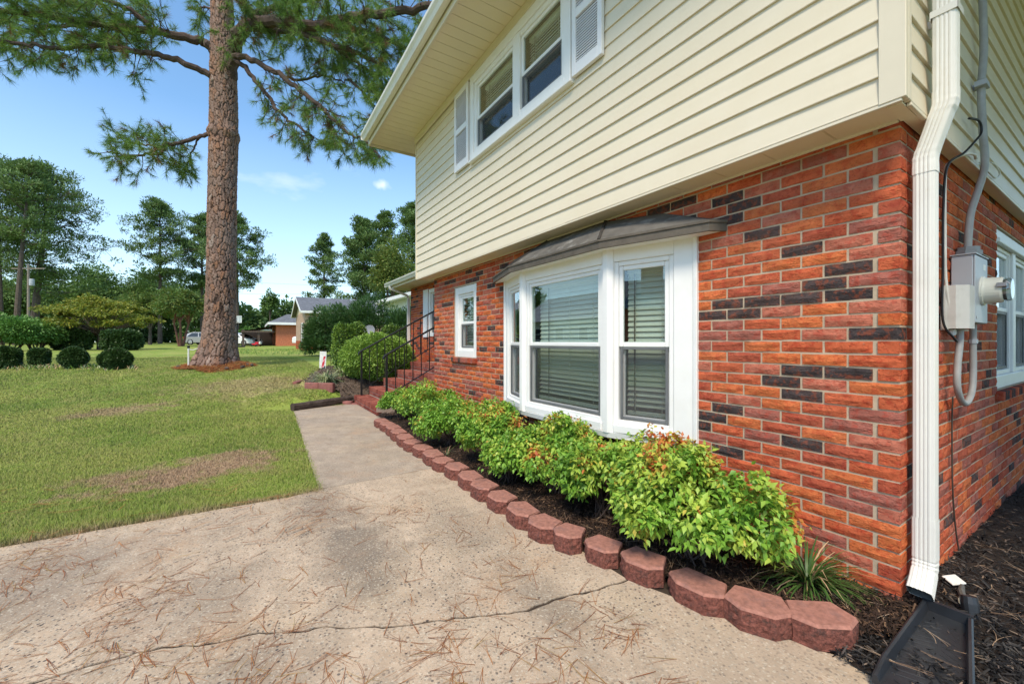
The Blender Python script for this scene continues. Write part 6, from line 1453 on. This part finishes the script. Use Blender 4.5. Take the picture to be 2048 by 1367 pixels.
b = MB(); b.add([(-5.5,-22.4,3.3),(9.5,-22.4,3.3),(9.5,-31.6,3.3),(-5.5,-31.6,3.3),(-5.5,-27,5.6),(9.5,-27,5.6)], [(0,1,5,4),(2,3,4,5),(1,2,5),(3,0,4),(3,2,1,0)]); b.build('roof', SHING, n6)
MB().box((-3.4,-25.0,3.6),(-2.1,-24.2,7.2)).build('chimney', MBR[2], n6)
for k in range(3): pane_win(n6, Matrix(((-1,0,0,7-k*3.8),(0,-1,0,-23),(0,0,1,0),(0,0,0,1))), 0, 1.3, 1.4, 2.7)

# ------------------------------------------------------------------ cars, hoop, poles, wires
def car(name, c, yaw, L, Wd, Ht, paint, label, kind='sedan'):
    t = thing(name, (c.x, c.y, c.z), label, 'car'); M_ = Matrix.Translation(c) @ Matrix.Rotation(yaw, 4, 'Z'); w = Wd/2
    if kind == 'sedan': body = [(0,.32),(.02,.62),(.10,.80),(1.0,.92),(2.0,.95),(3.1,.95),(3.6,.90),(4.4,.78),(4.72,.66),(4.80,.45),(4.76,.25),(.1,.25)]; cab = [(.55,.93),(1.25,1.36),(1.75,1.45),(2.5,1.44),(3.0,1.34),(3.75,.90)]; ax_ = (.92, 3.82); r = .33
    elif kind == 'suv': body = [(0,.35),(.0,.75),(.08,.98),(.5,1.05),(3.3,1.05),(3.9,.98),(4.45,.88),(4.62,.70),(4.66,.45),(4.60,.28),(.1,.28)]; cab = [(.10,1.03),(.45,1.50),(1.0,1.66),(2.2,1.67),(2.8,1.55),(3.6,1.02)]; ax_ = (.88, 3.70); r = .37
    else: body = [(0,.45),(.0,1.05),(2.3,1.08),(2.3,1.10),(4.1,1.12),(5.2,1.06),(5.42,.95),(5.45,.55),(5.40,.38),(.1,.38)]; cab = [(2.25,1.08),(2.4,1.75),(2.8,1.84),(3.6,1.82),(3.95,1.68),(4.45,1.10)]; ax_ = (1.05, 4.45); r = .40
    k = L/body[-3 if kind != 'sedan' else -3][0]; k = L/max(p[0] for p in body); kz = Ht/max(p[1] for p in cab)
    body = [((x*k-L/2), z*kz) for x, z in body]; cab = [((x*k-L/2), z*kz) for x, z in cab]; ax_ = [a*k-L/2 for a in ax_]; r *= kz
    b = MB(M_); n = len(body); v = []
    for y, s in ((-w, .93), (-w*.93, 1), (w*.93, 1), (w, .93)): v += [(x*(s if abs(y) == w else 1), y, (z-.55)*s+.55 if abs(y) == w else z) for x, z in body]
    b.add(v, [tuple(range(n)), tuple(range(4*n-1, 3*n-1, -1))] + [(j*n+i, (j+1)*n+i, (j+1)*n+(i+1)%n, j*n+(i+1)%n) for j in range(3) for i in range(n)]); b.build('body', paint, t)
    b = MB(M_); m = len(cab); tp = lambda z: w*.94 - (z-cab[0][1])*.42; b.add([(x, -tp(z), z) for x, z in cab] + [(x, tp(z), z) for x, z in cab], [tuple(range(m)), tuple(range(2*m-1, m-1, -1))] + [(i, m+i, m+(i+1)%m, (i+1)%m) for i in range(m)]); b.build('cabin', paint, t)
    for s in (-1, 1):                                  # side glass, front and rear screens
        xs = [p[0] for p in cab]; zb, zt_ = cab[0][1]+.03, max(p[1] for p in cab)-.09
        def xz(z, lo): 
            lo_pts = sorted([(p[1], p[0]) for p in (cab[:3] if lo else cab[-3:])]); return float(np.interp(z, [q[0] for q in lo_pts], [q[1] for q in lo_pts]))
        for u0, u1 in ((.06, .48), (.52, .95)):
            q = []
            for u, z in ((u0, zb), (u1, zb), (u1, zt_), (u0, zt_)):
                xa, xb = xz(z, True)+.10, xz(z, False)-.08; q.append((xa+(xb-xa)*u, s*(tp(z)+.006), z))
            MB(M_).add(q, [(0,1,2,3)]).build('window', CARGL, t)
    for i0, i1, nm in ((m-2, m-1, 'windscreen'), (0, 1, 'rear_screen')):
        (x0, z0), (x1, z1) = cab[i0], cab[i1]; nx_, nz_ = (z0-z1), (x1-x0); l_ = math.hypot(nx_, nz_); sg = 1 if (nz_/l_) > 0 else -1; ox, oz_ = nx_/l_*.006*sg, nz_/l_*.006*sg; f_ = lambda u: (x0+(x1-x0)*u+ox, z0+(z1-z0)*u+oz_)
        (xa, za), (xb, zb_) = f_(.10), f_(.90); MB(M_).add([(xa, -tp(za)+.07, za), (xa, tp(za)-.07, za), (xb, tp(zb_)-.07, zb_), (xb, -tp(zb_)+.07, zb_)], [(0,1,2,3)]).build(nm, CARGL, t)
    for a in ax_:
        for s in (-1, 1):
            MB(M_).lathe([(r*1.13, 0), (r*1.13, .012)], (a, s*(w-.02), r), 20, (0, s, 0)).build('wheel_arch', BLACK, t)
            wh = MB(M_).lathe([(r*.6, 0), (r*.94, .0), (r, .03), (r, .10), (r*.94, .135), (r*.66, .14)], (a, s*(w-.11), r), 20, (0, s, 0)).build('wheel', TYRE, t); MB(M_).lathe([(r*.66, 0), (r*.62, .012), (r*.2, .02), (0, .026)], (a, s*(w+.031), r), 10, (0, s, 0)).build('rim', STEEL, wh)
    fz = (.62 if kind == 'sedan' else .78)*kz; xf = L/2
    for s in (-1, 1):
        MB(M_).bbox((xf-.45, s*w*.92-.03-(.12 if s > 0 else -.02), fz), (xf-.06, s*w*.92+.03+(.02 if s > 0 else .14)-.06, fz+.14), .02).build('headlight', STEEL, t)
        MB(M_).bbox((-xf-.005, s*w*.80-.16, fz+.06), (-xf+.25, s*w*.80+.17, fz+.24), .02).build('tail_light', M('tail_red', (.35,.02,.015), .3) if 'tail_red' not in bpy.data.materials else bpy.data.materials['tail_red'], t)
    MB(M_).box((xf-.08, -w*.55, fz-.12), (xf+.004, w*.55, fz+.10)).build('grille', BLACK, t)
    MB(M_).bbox((xf-.14, -w*.9, fz-.36), (xf+.03, w*.9, fz-.16), .03).build('bumper', BLACK if kind != 'sedan' else paint, t)
    return t
YR = math.atan2(RT[1], RT[0])
def ground_at(px, d): v = at(px, 690, d); return Vector((v.x, v.y, H(v.x, v.y)))
car('grey_suv', ground_at(413, 56), YR+.12, 4.75, 1.85, 1.68, PAINT('suv_grey', (.33, .33, .34), .3), 'silver grey SUV parked behind the big pine trunk, its tail showing', 'suv')
car('white_sedan', ground_at(474, 46), YR-.05, 4.85, 1.82, 1.42, PAINT('car_white', (.78, .78, .79)), 'white sedan with its nose showing right of the big pine trunk', 'sedan')
car('white_hatchback', ground_at(465, 52), YR, 4.4, 1.8, 1.62, PAINT('car_white_two', (.74, .75, .77)), 'second white car parked behind the white sedan, only its roof showing', 'suv')
car('white_pickup', ground_at(645, 43), YR+math.pi, 5.4, 1.95, 1.75, PAINT('truck_white', (.76, .76, .76)), 'white truck whose dark grille shows between the two far houses', 'truck')
rc = ground_at(513, 43); rm = thing('red_mower', rc, 'small red wheeled machine on the grass beside the white sedan', 'mower'); Mr = Matrix.Translation(rc) @ Matrix.Rotation(YR, 4, 'Z'); RED = PAINT('mower_red', (.55, .02, .03))
b = MB(Mr); b.bbox((-.42,-.28,.12),(.28,.28,.30), .06); b.bbox((-.10,-.2,.30),(.30,.2,.46), .05); b.build('deck', RED, rm); MB(Mr).bbox((.30,-.14,.22),(.46,.14,.52), .04).build('bag', WPLAST, rm); MB(Mr).bbox((-.62,-.25,.05),(-.43,.25,.32), .04).build('engine', BLACK, rm)
MB(Mr).tube([(.1,-.22,.45),(.42,-.22,.85),(.42,.22,.85),(.1,.22,.45)], .015, 6).build('handle', BLACK, rm)
for xx in (-.3, .22):
    for s in (-1, 1): MB(Mr).lathe([(.11,0),(.12,.02),(.11,.05)], (xx, s*.29, .12), 12, (0,s,0)).build('wheel', TYRE, rm)
hp = ground_at(475, 39); bh = thing('basketball_hoop', hp, 'basketball hoop with a clear backboard on a black pole right of the pine', 'basketball hoop'); zb = at(475, 638, 39).z; Mh = Matrix.Translation((hp.x, hp.y, 0)) @ Matrix.Rotation(YR+.1, 4, 'Z')
b = MB(Mh); b.bar((0,.0,hp.z-.1),(0,.0,zb-.25), .09); b.bar((0,0,zb-.3),(0,-.25,zb-.1), .07); b.build('pole', BLACK, bh); MB(Mh).bbox((-.45,-.2,hp.z-.03),(.45,.5,hp.z+.14), .04).build('base', BLACK, bh)
b = MB(Mh); frame4(b, -.52, .52, zb-.33, zb+.33, .035, -.30, -.26); frame4(b, -.27, .27, zb-.22, zb+.18, .035, -.305, -.30); b.build('backboard_frame', WPLAST, bh); MB(Mh).box((-.49,-.285,zb-.3),(.49,-.275,zb+.3)).build('backboard', M('backboard_clear', (.42,.47,.48), .3), bh)
b = MB(Mh); b.tube([(math.cos(a)*.22, -.53+math.sin(a)*.22, zb-.2) for a in np.linspace(0, 6.2832, 17)], .012, 6); b.build('rim', M('rim_orange', (.5,.12,.03), .5), bh)
def upole(px, d, yt, label, arm=0, tr=False, r=.13, armw=1.2, lean=0):
    g_ = ground_at(px, d); zt_ = at(px, yt, d).z; t = thing('utility_pole', g_, label, 'utility pole', 'utility poles'); MB().tube([(g_.x, g_.y, g_.z-.2), (g_.x+lean, g_.y, zt_)], [r, r*.75], 9).build('pole', M('pole_wood', (.24,.20,.165), .9, .25, 8) if 'pole_wood' not in bpy.data.materials else bpy.data.materials['pole_wood'], t)
    u = Vector((RT[0], RT[1], 0))
    if arm: MB().bar(Vector((g_.x, g_.y, zt_-.5))-u*armw, Vector((g_.x, g_.y, zt_-.5))+u*armw, .10, .12).build('crossarm', bpy.data.materials['pole_wood'], t)
    if tr: MB().lathe([(.0,0),(.22,.02),(.24,.1),(.24,.75),(.2,.82),(0,.85)], (g_.x+RT[0]*.4, g_.y+RT[1]*.4, zt_-2.6), 12).build('transformer', GREYMET, t)
    return Vector((g_.x, g_.y, zt_))
p1 = upole(57, 50, 528, 'wooden utility pole with crossarm and transformer among the left pines', 1, True, .15, 2.0)
p2 = upole(493, 88, 622, 'far utility pole just right of the basketball hoop', 1, False, .12, .7)
p3 = upole(728, 62, 560, 'utility pole standing in front of the dense bushy pine', 0, False, .11)
def wire(a, b_, sag, label, r=.012):
    a, b_ = Vector(a), Vector(b_); tag(MB().tube([a.lerp(b_, u)-Vector((0,0,sag*4*u*(1-u))) for u in np.linspace(0, 1, 15)], r, 4).build('power_line', BLACK), label, 'power line', 'power lines')
wire(p1-Vector((0,0,.45)), at(440, 570, 64), .4, 'power line from the crossarm to the big trunk, topmost')
wire(p1-Vector((0,0,2.2)), at(250, 640, 40), .3, 'thin service line running from the transformer down to the maple')
wire(p1-Vector((0,0,.45)), at(-60, 524, 46), .1, 'power line from the crossarm out of the left edge')
wire(at(440, 560, 70), at(850, 572, 62), .3, 'thin power line crossing behind the slim lone pine')
wire(at(440, 585, 70), p3-Vector((0,0,1.8)), .25, 'lower thin line crossing towards the pole at right')
print('objects', len(bpy.data.objects))
